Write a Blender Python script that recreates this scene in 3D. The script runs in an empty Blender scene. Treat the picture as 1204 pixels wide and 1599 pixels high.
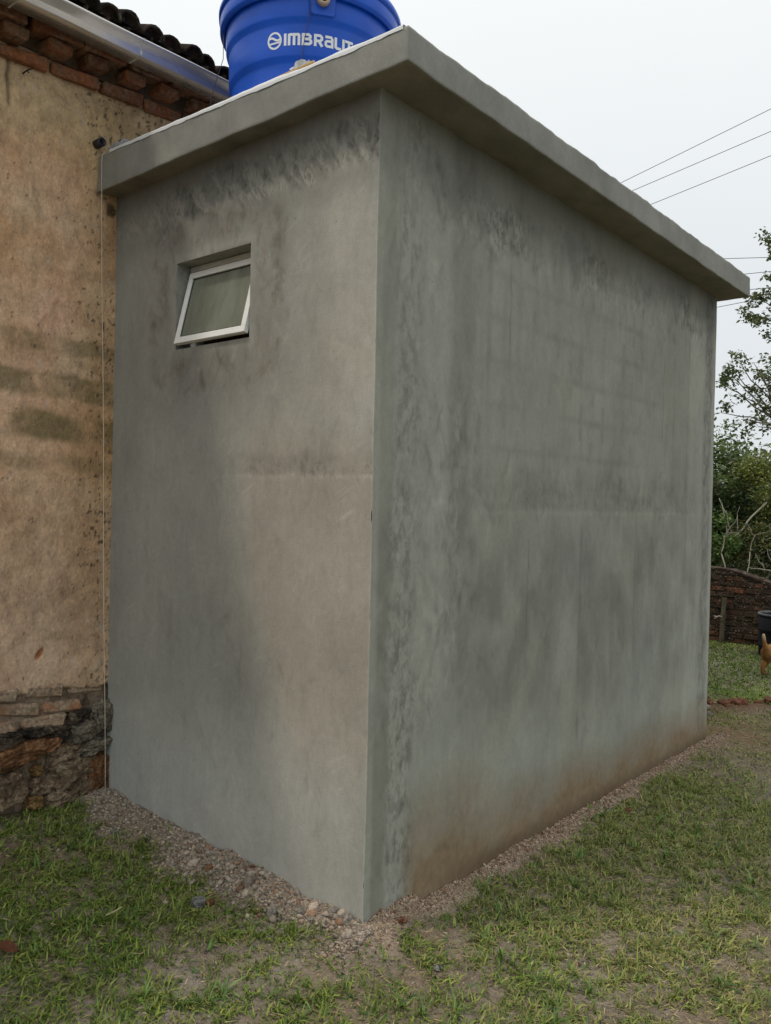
import bpy, bmesh, math, random
import numpy as np
from mathutils import Vector, Matrix, noise as mnoise

random.seed(7)
rng = np.random.default_rng(7)
SC = bpy.context.scene
COL = SC.collection
R = math.radians

# ------------------------------------------------------------------ camera
cam_d = bpy.data.cameras.new('camera')
cam = bpy.data.objects.new('camera', cam_d)
COL.objects.link(cam)
YAW, PITCH, ROLL, FPX = -0.8754, -0.0092, 0.021, 1284.34
cF = Vector((-math.sin(YAW) * math.cos(PITCH), math.cos(YAW) * math.cos(PITCH), math.sin(PITCH)))
cR = Vector((math.cos(YAW), math.sin(YAW), 0))
cU = cR.cross(cF)
e1 = cR * math.cos(ROLL) + cU * math.sin(ROLL)
e2 = cU * math.cos(ROLL) - cR * math.sin(ROLL)
M = Matrix((e1, e2, -cF)).transposed().to_4x4()
M.translation = Vector((-2.2527, -1.9439, 1.55))
cam.matrix_world = M
cam_d.sensor_fit = 'VERTICAL'
cam_d.sensor_height = 36.0
cam_d.lens = FPX / 1599 * 36
cam_d.clip_start = 0.05
cam_d.clip_end = 2000
SC.camera = cam

# ------------------------------------------------------------------ sky, sun, exposure
SUN = Vector((-0.45, 0.29, 1.0)).normalized()
world = bpy.data.worlds.new('World')
SC.world = world
world.use_nodes = True
wn, wl = world.node_tree.nodes, world.node_tree.links
wn.clear()
w_out = wn.new('ShaderNodeOutputWorld')
w_bg = wn.new('ShaderNodeBackground')
w_sky = wn.new('ShaderNodeTexSky')
w_sky.sky_type = 'NISHITA'
w_sky.sun_disc = False
w_sky.sun_elevation = math.asin(SUN.z)
w_sky.sun_rotation = math.atan2(SUN.x, SUN.y)
w_sky.dust_density = 4.0
w_hs = wn.new('ShaderNodeHueSaturation')
w_hs.inputs['Saturation'].default_value = 0.25
wl.new(w_sky.outputs[0], w_hs.inputs['Color'])
w_tc = wn.new('ShaderNodeTexCoord')
w_sep = wn.new('ShaderNodeSeparateXYZ')
wl.new(w_tc.outputs['Generated'], w_sep.inputs[0])
w_no = wn.new('ShaderNodeTexNoise')
w_no.inputs['Scale'].default_value = 1.6
w_no.inputs['Detail'].default_value = 4
wl.new(w_tc.outputs['Generated'], w_no.inputs['Vector'])
w_add = wn.new('ShaderNodeMath'); w_add.operation = 'MULTIPLY_ADD'
wl.new(w_no.outputs[0], w_add.inputs[0]); w_add.inputs[1].default_value = 0.16
wl.new(w_sep.outputs['Z'], w_add.inputs[2])
w_rp = wn.new('ShaderNodeValToRGB')
w_rp.color_ramp.elements[0].position = 0.0
w_rp.color_ramp.elements[0].color = (0.60, 0.635, 0.66, 1)
w_rp.color_ramp.elements[1].position = 1.0
w_rp.color_ramp.elements[1].color = (1.10, 1.10, 1.08, 1)
el = w_rp.color_ramp.elements.new(0.60); el.color = (0.80, 0.825, 0.83, 1)
el = w_rp.color_ramp.elements.new(0.36); el.color = (0.665, 0.70, 0.72, 1)
wl.new(w_add.outputs[0], w_rp.inputs[0])
w_mul = wn.new('ShaderNodeMix'); w_mul.data_type = 'RGBA'; w_mul.blend_type = 'MULTIPLY'
w_mul.inputs[0].default_value = 1.0
wl.new(w_rp.outputs[0], w_mul.inputs[6]); w_mul.inputs[7].default_value = (10, 10, 10, 1)
w_mix = wn.new('ShaderNodeMix'); w_mix.data_type = 'RGBA'
w_mix.inputs[0].default_value = 0.92
wl.new(w_hs.outputs[0], w_mix.inputs[6]); wl.new(w_mul.outputs[2], w_mix.inputs[7])
wl.new(w_mix.outputs[2], w_bg.inputs[0])
w_bg.inputs[1].default_value = 0.1
wl.new(w_bg.outputs[0], w_out.inputs[0])

sun_d = bpy.data.lights.new('sun', 'SUN')
sun_d.energy = 1.15
sun_d.angle = R(5.0)
sun_d.color = (1.0, 0.86, 0.74)
sun = bpy.data.objects.new('sun', sun_d)
COL.objects.link(sun)
sun.rotation_euler = SUN.to_track_quat('Z', 'Y').to_euler()
sun.location = (0, 0, 12)

SC.view_settings.view_transform = 'Standard'
SC.view_settings.look = 'None'
SC.view_settings.exposure = 0.32
SC.view_settings.gamma = 1.0
SC.view_settings.use_curve_mapping = False
SC.render.engine = 'CYCLES'
SC.cycles.max_bounces = 6
SC.cycles.diffuse_bounces = 3
SC.cycles.transparent_max_bounces = 6
SC.cycles.use_denoising = True


# ------------------------------------------------------------------ numpy noise
def _h(ix, iy, s):
    n = (ix.astype(np.int64) * 374761393 + iy.astype(np.int64) * 668265263 + s * 2147483647) & 0xFFFFFFFF
    n = ((n ^ (n >> 13)) * 1274126177) & 0xFFFFFFFF
    n = (n ^ (n >> 16)) & 0xFFFFFFFF
    return n / 4294967296.0


def pn(x, y, s=0):
    """gradient noise, about -1..1"""
    x0, y0 = np.floor(x), np.floor(y)
    fx, fy = x - x0, y - y0
    u, v = fx ** 3 * (fx * (fx * 6 - 15) + 10), fy ** 3 * (fy * (fy * 6 - 15) + 10)

    def g(dx, dy):
        a = _h(x0 + dx, y0 + dy, s) * 2 * np.pi
        return np.cos(a) * (fx - dx) + np.sin(a) * (fy - dy)
    a = g(0, 0) * (1 - u) + g(1, 0) * u
    b = g(0, 1) * (1 - u) + g(1, 1) * u
    return (a * (1 - v) + b * v) * 1.5


def fbm(x, y, s=0, o=4, gain=0.5):
    t, a, n = 0.0, 1.0, 0.0
    for k in range(o):
        t = t + a * pn(x * 2 ** k + 17.3 * k, y * 2 ** k - 9.1 * k, s + k * 13)
        n += a; a *= gain
    return t / n


def ss(a, b, x):
    t = np.clip((x - a) / (b - a), 0, 1)
    return t * t * (3 - 2 * t)


def band(x, a, b, w):
    return ss(a - w, a + w, x) * (1 - ss(b - w, b + w, x))


# ------------------------------------------------------------------ mesh helpers
def np_mesh(name, verts, faces, col=None, extra=None, smooth=True):
    """faces: list of int arrays (n,3) / (n,4)"""
    me = bpy.data.meshes.new(name)
    verts = np.asarray(verts, dtype=np.float32)
    me.vertices.add(len(verts)); me.vertices.foreach_set('co', verts.ravel())
    faces = [np.asarray(f, dtype=np.int32) for f in faces if len(f)]
    lt = np.concatenate([np.full(len(f), f.shape[1], dtype=np.int32) for f in faces])
    ls = np.concatenate([[0], np.cumsum(lt)[:-1]]).astype(np.int32)
    lv = np.concatenate([f.ravel() for f in faces])
    me.loops.add(len(lv)); me.loops.foreach_set('vertex_index', lv)
    me.polygons.add(len(lt)); me.polygons.foreach_set('loop_start', ls)
    if smooth:
        me.polygons.foreach_set('use_smooth', np.ones(len(lt), dtype=bool))
    if col is not None:
        at = me.attributes.new('col', 'FLOAT_COLOR', 'POINT')
        c = np.ones((len(verts), 4), dtype=np.float32); c[:, :3] = col
        at.data.foreach_set('color', c.ravel())
    for k, v in (extra or {}).items():
        at = me.attributes.new(k, 'FLOAT', 'POINT')
        at.data.foreach_set('value', np.asarray(v, dtype=np.float32))
    me.update(calc_edges=True)
    return me


def link(name, me, mat=None, parent=None, smooth=None):
    o = bpy.data.objects.new(name, me)
    COL.objects.link(o)
    if mat is not None and len(me.materials) == 0:
        me.materials.append(mat)
    if smooth is not None:
        for p in me.polygons: p.use_smooth = smooth
    if parent is not None: o.parent = parent
    return o


def tag(o, label=None, cat=None, group=None, kind=None):
    if label: o['label'] = label
    if cat: o['category'] = cat
    if group: o['group'] = group
    if kind: o['kind'] = kind
    return o


def empty(name, loc, label, cat, group=None):
    o = bpy.data.objects.new(name, None)
    o.location = loc
    o.empty_display_size = 0.1
    COL.objects.link(o)
    return tag(o, label, cat, group)


def at_world(o, parent):
    """parent keeping the mesh in world coordinates (parents carry only a location)"""
    o.parent = parent
    o.location = Vector(o.location) - parent.location
    return o


def bm_obj(name, bm, mat, parent=None, smooth=False):
    me = bpy.data.meshes.new(name)
    bm.to_mesh(me); bm.free()
    for p in me.polygons: p.use_smooth = smooth
    o = link(name, me, mat)
    if parent is not None: at_world(o, parent)
    return o


def bm_box(bm, lo, hi, jit=0.0, mat_i=0):
    vs = []
    for z in (lo[2], hi[2]):
        for y in (lo[1], hi[1]):
            for x in (lo[0], hi[0]):
                vs.append(bm.verts.new((x + random.uniform(-jit, jit), y + random.uniform(-jit, jit), z + random.uniform(-jit, jit))))
    for f in ((0, 2, 3, 1), (4, 5, 7, 6), (0, 1, 5, 4), (2, 6, 7, 3), (0, 4, 6, 2), (1, 3, 7, 5)):
        fa = bm.faces.new([vs[i] for i in f]); fa.material_index = mat_i
    return vs


def bevel_all(bm, w, seg=1):
    bmesh.ops.bevel(bm, geom=list(bm.edges), offset=w, segments=seg, affect='EDGES', profile=0.6)


def tube(bm, pts, rad, sides=6, cap=True):
    """swept tube; rad scalar or list"""
    pts = [Vector(p) for p in pts]
    n = len(pts)
    rad = rad if hasattr(rad, '__len__') else [rad] * n
    rings = []
    up = Vector((0, 0, 1))
    prev = None
    for i, p in enumerate(pts):
        t = (pts[min(i + 1, n - 1)] - pts[max(i - 1, 0)])
        if t.length < 1e-9: t = Vector((0, 0, 1))
        t.normalize()
        if prev is None:
            a = up if abs(t.z) < 0.9 else Vector((1, 0, 0))
            u = t.cross(a).normalized()
        else:
            u = (prev - t * prev.dot(t))
            u = u.normalized() if u.length > 1e-6 else t.cross(up).normalized()
        prev = u
        v = t.cross(u)
        rings.append([bm.verts.new(p + (u * math.cos(2 * math.pi * k / sides) + v * math.sin(2 * math.pi * k / sides)) * rad[i]) for k in range(sides)])
    for a, b in zip(rings, rings[1:]):
        for k in range(sides):
            bm.faces.new((a[k], a[(k + 1) % sides], b[(k + 1) % sides], b[k]))
    if cap:
        bm.faces.new(rings[0][::-1]); bm.faces.new(rings[-1])


def lathe(bm, prof, n, center, a0=0.0, a1=2 * math.pi):
    full = abs(a1 - a0 - 2 * math.pi) < 1e-6
    rows = []
    for r, z in prof:
        rows.append([bm.verts.new((center[0] + r * math.cos(a0 + (a1 - a0) * k / n), center[1] + r * math.sin(a0 + (a1 - a0) * k / n), center[2] + z)) for k in range(n if full else n + 1)])
    for a, b in zip(rows, rows[1:]):
        m = n if full else n
        for k in range(m):
            k2 = (k + 1) % n if full else k + 1
            bm.faces.new((a[k], a[k2], b[k2], b[k]))
    return rows


# ------------------------------------------------------------------ material helpers
class NT:
    def __init__(s, name):
        s.m = bpy.data.materials.new(name); s.m.use_nodes = True
        s.n, s.l = s.m.node_tree.nodes, s.m.node_tree.links
        s.b = s.n['Principled BSDF']

    def new(s, t, **kw):
        x = s.n.new(t)
        for k, v in kw.items(): setattr(x, k, v)
        return x

    def lk(s, a, b): s.l.new(a, b)

    def coord(s, kind='Object'):
        return s.new('ShaderNodeTexCoord').outputs[kind]

    def noise(s, scale, detail=4, rough=0.5, vec=None, dist=0.0):
        x = s.new('ShaderNodeTexNoise')
        x.inputs['Scale'].default_value = scale; x.inputs['Detail'].default_value = detail
        x.inputs['Roughness'].default_value = rough; x.inputs['Distortion'].default_value = dist
        if vec is not None: s.lk(vec, x.inputs['Vector'])
        return x.outputs[0]

    def mapping(s, vec, scale):
        x = s.new('ShaderNodeMapping'); x.inputs['Scale'].default_value = scale
        s.lk(vec, x.inputs['Vector']); return x.outputs[0]

    def ramp(s, fac, stops):
        x = s.new('ShaderNodeValToRGB')
        e = x.color_ramp.elements
        while len(e) < len(stops): e.new(0.5)
        for q, (p, c) in zip(e, stops):
            q.position = p
            q.color = (c[0], c[1], c[2], 1) if hasattr(c, '__len__') else (c, c, c, 1)
        s.lk(fac, x.inputs[0]); return x.outputs[0]

    def math(s, op, a, b=None, c=None):
        x = s.new('ShaderNodeMath', operation=op)
        for i, v in enumerate((a, b, c)):
            if v is None: continue
            if hasattr(v, 'is_linked'): s.lk(v, x.inputs[i])
            else: x.inputs[i].default_value = v
        return x.outputs[0]

    def mix(s, fac, a, b, mode='MIX'):
        x = s.new('ShaderNodeMix', data_type='RGBA', blend_type=mode)
        for i, v in ((0, fac), (6, a), (7, b)):
            if hasattr(v, 'is_linked'): s.lk(v, x.inputs[i])
            elif i == 0: x.inputs[0].default_value = v
            else: x.inputs[i].default_value = (v[0], v[1], v[2], 1)
        return x.outputs[2]

    def attr(s, name, out='Color'):
        x = s.new('ShaderNodeAttribute', attribute_name=name); return x.outputs[out]

    def bump(s, h, strength=0.3, dist=0.01):
        x = s.new('ShaderNodeBump')
        x.inputs['Strength'].default_value = strength; x.inputs['Distance'].default_value = dist
        s.lk(h, x.inputs['Height']); s.lk(x.outputs[0], s.b.inputs['Normal'])

    def base(s, c):
        if hasattr(c, 'is_linked'): s.lk(c, s.b.inputs['Base Color'])
        else: s.b.inputs['Base Color'].default_value = (c[0], c[1], c[2], 1)

    def set(s, **kw):
        for k, v in kw.items():
            i = s.b.inputs[k.replace('_', ' ')]
            if hasattr(v, 'is_linked'): s.lk(v, i)
            else: i.default_value = v
        return s


def m_attr_plaster(name, fine=45, amp=0.16, rough=0.9, bump=0.35, pits=True):
    t = NT(name); co = t.coord()
    c = t.attr('col')
    f = t.noise(fine, 5, 0.65, co)
    c = t.mix(1.0, c, t.ramp(f, [(0.25, 1 - amp), (0.75, 1 + amp)]), 'MULTIPLY')
    f2 = t.noise(130, 4, 0.75, t.mapping(co, (1, 1, 0.35)))
    c = t.mix(1.0, c, t.ramp(f2, [(0.28, 1 - amp * 1.1), (0.5, 1.0), (0.72, 1 + amp * 0.9)]), 'MULTIPLY')
    f3 = t.noise(11, 7, 0.72, t.mapping(co, (1, 1, 0.6)), 1.2)
    c = t.mix(1.0, c, t.ramp(f3, [(0.30, 1 - amp * 1.5), (0.47, 0.985), (0.53, 1.015), (0.72, 1 + amp * 1.0)]), 'MULTIPLY')
    r = t.attr('flake', 'Fac')
    nv = t.noise(38, 6, 0.7, t.mapping(co, (1, 1, 0.55)), 0.6)
    fl = t.ramp(nv, [(0.41, 0.52), (0.485, 0.96), (0.62, 1.14)])
    c = t.mix(r, c, t.mix(1.0, c, fl, 'MULTIPLY'))
    if pits:
        vo = t.new('ShaderNodeTexVoronoi'); vo.inputs['Scale'].default_value = 26
        t.lk(t.mapping(co, (1, 1, 0.7)), vo.inputs['Vector'])
        pm = t.ramp(vo.outputs['Distance'], [(0.05, 1.0), (0.085, 0.0)])
        sel = t.ramp(t.noise(6, 2, 0.5, co), [(0.55, 0.0), (0.66, 0.75)])
        c = t.mix(t.math('MULTIPLY', pm, sel), c, (0.07, 0.068, 0.058))
    t.base(c)
    t.set(Roughness=rough)
    t.b.inputs['Specular IOR Level'].default_value = 0.25
    h = t.math('ADD', t.math('MULTIPLY', nv, t.math('MULTIPLY_ADD', r, 1.6, 0.12)), t.math('MULTIPLY', t.noise(160, 4, 0.6, co), 0.25))
    t.bump(h, bump, 0.012)
    return t.m


def m_simple(name, c, rough=0.6, metal=0.0, var=0.12, scale=20, bump=0.0, spec=0.5, obj_var=0.0):
    t = NT(name); co = t.coord()
    n = t.noise(scale, 5, 0.6, co)
    k = t.mix(1.0, c, t.ramp(n, [(0.25, 1 - var), (0.75, 1 + var)]), 'MULTIPLY')
    if obj_var:
        oi = t.new('ShaderNodeObjectInfo').outputs['Random']
        k = t.mix(1.0, k, t.ramp(oi, [(0, 1 - obj_var), (1, 1 + obj_var)]), 'MULTIPLY')
    t.base(k); t.set(Roughness=rough, Metallic=metal)
    t.b.inputs['Specular IOR Level'].default_value = spec
    if bump: t.bump(n, bump, 0.01)
    return t.m


def m_leaf(name, trans=0.25, rough=0.55):
    t = NT(name)
    c = t.attr('col'); t.base(c); t.set(Roughness=rough)
    t.b.inputs['Specular IOR Level'].default_value = 0.3
    tr = t.new('ShaderNodeBsdfTranslucent'); t.lk(t.mix(1.0, c, (1.1, 1.25, 0.6), 'MULTIPLY'), tr.inputs[0])
    mx = t.new('ShaderNodeMixShader'); mx.inputs[0].default_value = trans
    t.lk(t.b.outputs[0], mx.inputs[1]); t.lk(tr.outputs[0], mx.inputs[2])
    t.lk(mx.outputs[0], t.n['Material Output'].inputs['Surface'])
    return t.m


M_CEM = m_attr_plaster('cement_render', amp=0.06)
M_FAC = m_attr_plaster('old_lime_plaster', fine=60, amp=0.17, bump=0.9)
M_GRASS = m_leaf('grass_blade', 0.2)
M_LEAF = m_leaf('leaf', 0.3)
M_GRAVEL = None

# ------------------------------------------------------------------ ground
LY = 1.70   # house front plane


def ground_z(x, y, mound=True):
    x = np.asarray(x, float); y = np.asarray(y, float)
    z = -0.035 - 0.010 * np.clip(x, 0, 8) + 0.058 * np.clip(y, -0.6, 1.9) * np.exp(-np.clip(x, 0, 9) / 2.0)
    z = z + 0.115 * np.clip(-x, 0, 0.9) * ss(0.3, 1.9, y) - 0.02 * ss(0, 1.2, -x) * (1 - ss(0, 1.5, y))
    far = ss(4.3, 6.5, x)
    z = z * (1 - far) + far * -0.10
    z = z * (1 - ss(3, 12, np.abs(y))) + ss(3, 12, np.abs(y)) * -0.1
    if mound:
        n = fbm(x * 3.1, y * 3.1, 5, 3)
        dl = np.clip(-x, 0, 9)
        inl = (y > -0.2) * (y < 1.75)
        hl = (0.055 + 0.04 * n + 0.02 * pn(y * 5.0, y * 0, 3)) * (1 - ss(0.02, 0.26 + 0.08 * pn(y * 2.2, y * 0, 9), dl)) * ss(-0.22, 0.05, y)
        z = z + hl * inl * (x < 0.02)
        z = z + (hl * inl * (x >= 0.02) * (x < 0.3))
        dr = np.clip(-y, 0, 9)
        hr = (0.024 + 0.012 * n) * (1 - ss(0.03, 0.17 + 0.03 * pn(x * 2.2, x * 0, 19), dr)) * (1 - ss(3.5, 4.2, x)) * ss(-0.25, 0.1, x)
        z = z + hr * (y < 0.02) * (x > -0.25)
        # broken brick ridge across the yard
        d = np.abs((x - 4.89) + (y - 0.12) * 1.0) / 1.414
        z = z + 0.05 * (1 - ss(0.0, 0.22, d)) * (x > 3.7) * (x < 7)
        z = z + 0.012 * fbm(x * 2.3, y * 2.3, 41, 3) + 0.006 * fbm(x * 11, y * 11, 47, 3)
    return z


def strip_mask(x, y):
    """1 on bare rubble / sand next to the annex walls"""
    n = pn(x * 4, y * 4, 77) * 0.07
    l = (1 - ss(0.13, 0.25, (-x + n * 1.5) / (0.45 + 0.55 * ss(0.05, 0.65, y)))) * (x < 0.05) * ss(-0.16, -0.04, y + n)
    r = (1 - ss(0.065, 0.13, -y + n * 0.6)) * (y < 0.05) * (x > -0.2) * (1 - ss(3.8, 4.2, x))
    return np.clip(l + r, 0, 1)


def bare_mask(x, y):
    """0 thick grass .. 1 bare earth"""
    b = 0.31 + 0.70 * fbm(x * 2.0, y * 2.0, 101, 3) + 0.75 * fbm(x * 7.0, y * 7.0, 103, 3)
    g = lambda cx, cy, r: np.exp(-(((x - cx) ** 2 + (y - cy) ** 2) / (r * r)))
    b = b + 0.34 * g(-0.33, 0.0, 0.17) + 0.28 * g(-0.42, 0.33, 0.13) + 0.20 * g(0.05, -0.42, 0.12)
    b = b - 0.42 * g(-0.85, 0.75, 0.42) - 0.30 * g(-0.45, 0.95, 0.30) - 0.2 * g(-0.35, 1.45, 0.25)
    b = b + 0.45 * g(3.9, -0.1, 0.40) + 0.35 * g(3.3, -0.75, 0.25) + 0.15 * g(4.2, 0.1, 0.3)
    b = b - 0.25 * g(1.1, -0.45, 0.6) - 0.2 * g(2.2, -0.45, 0.5)
    b = b + 0.16 * g(1.0, -1.1, 0.5)
    b = b - 0.75 * ss(4.9, 5.4, x - (y - 0.12))
    b = b + 0.7 * np.exp(-(((x - 6.9) / .5) ** 2 + ((y - 1.25) / .35) ** 2))
    d = np.abs((x - 4.89) + (y - 0.12)) / 1.414
    b = b + 0.9 * (1 - ss(0.0, 0.22, d))
    return np.clip(b, 0, 1)


def axis(parts):
    a = [np.arange(s, e, st) for s, e, st in parts]
    return np.concatenate(a + [[parts[-1][1]]])


gx = np.concatenate([[-400, -150, -60, -25, -12, -7, -4.5, -3.2], axis([(-2.6, -1.4, 0.05), (-1.4, 2.6, 0.02), (2.6, 6, 0.05), (6, 10, 0.15)]), [11, 12.5, 15, 20, 30, 60, 150, 400]])
gy = np.concatenate([[-400, -150, -60, -25, -12, -8, -5, -3.5], axis([(-3.1, -1.6, 0.05), (-1.6, 1.8, 0.02), (1.8, 4, 0.1)]), [5, 7, 10, 16, 25, 60, 150, 400]])
GX, GY = np.meshgrid(gx, gy, indexing='ij')
gx_, gy_ = GX.ravel(), GY.ravel()
gz_ = ground_z(gx_, gy_)
ni, nj = GX.shape
idx = np.arange(ni * nj).reshape(ni, nj)
gq = np.stack([idx[:-1, :-1], idx[1:, :-1], idx[1:, 1:], idx[:-1, 1:]], -1).reshape(-1, 4)


def soil_color(x, y):
    n1, n2 = fbm(x * 2.1, y * 2.1, 201, 4), fbm(x * 6, y * 6, 211, 3)
    grey = np.array([0.315, 0.280, 0.232]); brown = np.array([0.250, 0.198, 0.138]); sand = np.array([0.42, 0.34, 0.25]); red = np.array([0.20, 0.105, 0.062])
    t = np.clip(0.5 + 1.1 * n1, 0, 1)[:, None]
    c = brown * (1 - t) + grey * t
    c = c * (1 + 0.3 * n2)[:, None]
    s = strip_mask(x, y)
    sc = sand * (1 + 0.25 * n2)[:, None]
    rt = (np.clip(0.0 + 1.5 * fbm(x * 5, y * 5, 231, 3), 0, 1) * (x > 0.05))[:, None]
    sc = sc * (1 - 0.40 * rt) + red * 0.40 * rt
    gr = np.clip(0.75 - 1.2 * fbm(x * 2.5, y * 2.5, 251, 2), 0, 1)[:, None] * (x < 0.0)[:, None]
    sc = sc * (1 - 0.5 * gr) + np.array([0.24, 0.20, 0.165]) * 0.5 * gr
    c = c * (1 - s[:, None]) + sc * s[:, None]
    e = np.exp(-(((x - 4.0) / 0.7) ** 2 + ((y + 0.05) / 0.5) ** 2))[:, None] * 0.8
    c = c * (1 - e) + np.array([0.25, 0.165, 0.09]) * e
    d = np.abs((x - 4.89) + (y - 0.12)) / 1.414
    k = (0.8 * (1 - ss(0.03, 0.22, d)) * (x > 3.7) * (x < 7))[:, None]
    c = c * (1 - k) + red * 0.9 * k
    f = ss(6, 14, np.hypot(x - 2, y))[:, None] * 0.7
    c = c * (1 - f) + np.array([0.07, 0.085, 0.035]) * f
    return c


t = NT('soil'); co = t.coord()
c = t.attr('col')
c = t.mix(1.0, c, t.ramp(t.noise(55, 6, 0.7, co), [(0.3, 0.62), (0.7, 1.35)]), 'MULTIPLY')
c = t.mix(1.0, c, t.ramp(t.noise(240, 3, 0.6, co), [(0.3, 0.75), (0.7, 1.2)]), 'MULTIPLY')
t.base(c); t.set(Roughness=1.0); t.b.inputs['Specular IOR Level'].default_value = 0.15
t.bump(t.math('ADD', t.noise(70, 6, 0.7, co), t.math('MULTIPLY', t.noise(280, 3, 0.6, co), 0.4)), 0.8, 0.02)
M_SOIL = t.m
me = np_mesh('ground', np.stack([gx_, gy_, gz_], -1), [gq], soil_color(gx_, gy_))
tag(link('ground', me, M_SOIL), kind='structure')

# ------------------------------------------------------------------ annex
LX, HS = 3.66, 3.05
annex = empty('concrete_annex', (0, 0, 0), 'grey cement rendered annex with flat overhanging roof slab and one small awning window', 'annex')


def grid_wall(A, Z, pos, col, flake, hole=None):
    """A, Z 1-D coordinate arrays; pos(a,z)->verts"""
    AA, ZZ = np.meshgrid(A, Z, indexing='ij')
    a, z = AA.ravel(), ZZ.ravel()
    v = pos(a, z); n0, n1 = AA.shape
    ix = np.arange(n0 * n1).reshape(n0, n1)
    q = np.stack([ix[:-1, :-1], ix[1:, :-1], ix[1:, 1:], ix[:-1, 1:]], -1).reshape(-1, 4)
    if hole:
        ac = 0.5 * (AA[:-1, :-1] + AA[1:, 1:]).ravel(); zc = 0.5 * (ZZ[:-1, :-1] + ZZ[1:, 1:]).ravel()
        q = q[~((ac > hole[0]) & (ac < hole[1]) & (zc > hole[2]) & (zc < hole[3]))]
    return v, q, col(a, z), flake(a, z)


def undul(a, z, s):
    return 0.004 * fbm(a * 1.3, z * 1.3, s, 3) + 0.0012 * fbm(a * 7, z * 7, s + 3, 3)


CEM = np.array([0.282, 0.288, 0.260])
WY0, WY1, WZ0, WZ1 = 0.692, 1.199, 2.232, 2.622


def rot(a, z, d):
    c, s = math.cos(d), math.sin(d)
    return a * c + z * s, -a * s + z * c


def strokes(a, z, n, a0, a1, z0, z1, seed, amp=0.10, near=None):
    """marks of the steel float: short drags with one crisp edge"""
    g = np.random.default_rng(seed)
    out = np.zeros_like(a)
    for k in range(n):
        ca, cz = g.uniform(a0, a1), g.uniform(z0, z1)
        L_, w_ = g.uniform(0.04, 0.16), g.uniform(0.008, 0.035)
        th = g.normal(0, 0.5); am = g.choice([-1.0, -0.8, 0.7]) * amp * g.uniform(0.4, 1.2)
        sel = np.nonzero((np.abs(a - ca) < L_ + .03) & (np.abs(z - cz) < L_ + .03))[0]
        if not len(sel): continue
        da, dz = a[sel] - ca, z[sel] - cz
        da = da + 0.012 * pn(dz * 14 + k, da * 9, seed)
        t_, s_ = da * math.cos(th) + dz * math.sin(th), -da * math.sin(th) + dz * math.cos(th)
        m = (1 - ss(L_ * .35, L_, np.abs(s_))) * ss(-w_ - .004, -w_ + .004, t_) * (1 - ss(-w_ * .4, w_ * 1.4, t_))
        out[sel] += am * m * np.clip(0.6 + 0.8 * pn(t_ * 50, s_ * 18 + k, seed + 1), 0, 1.2)
    return out


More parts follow.
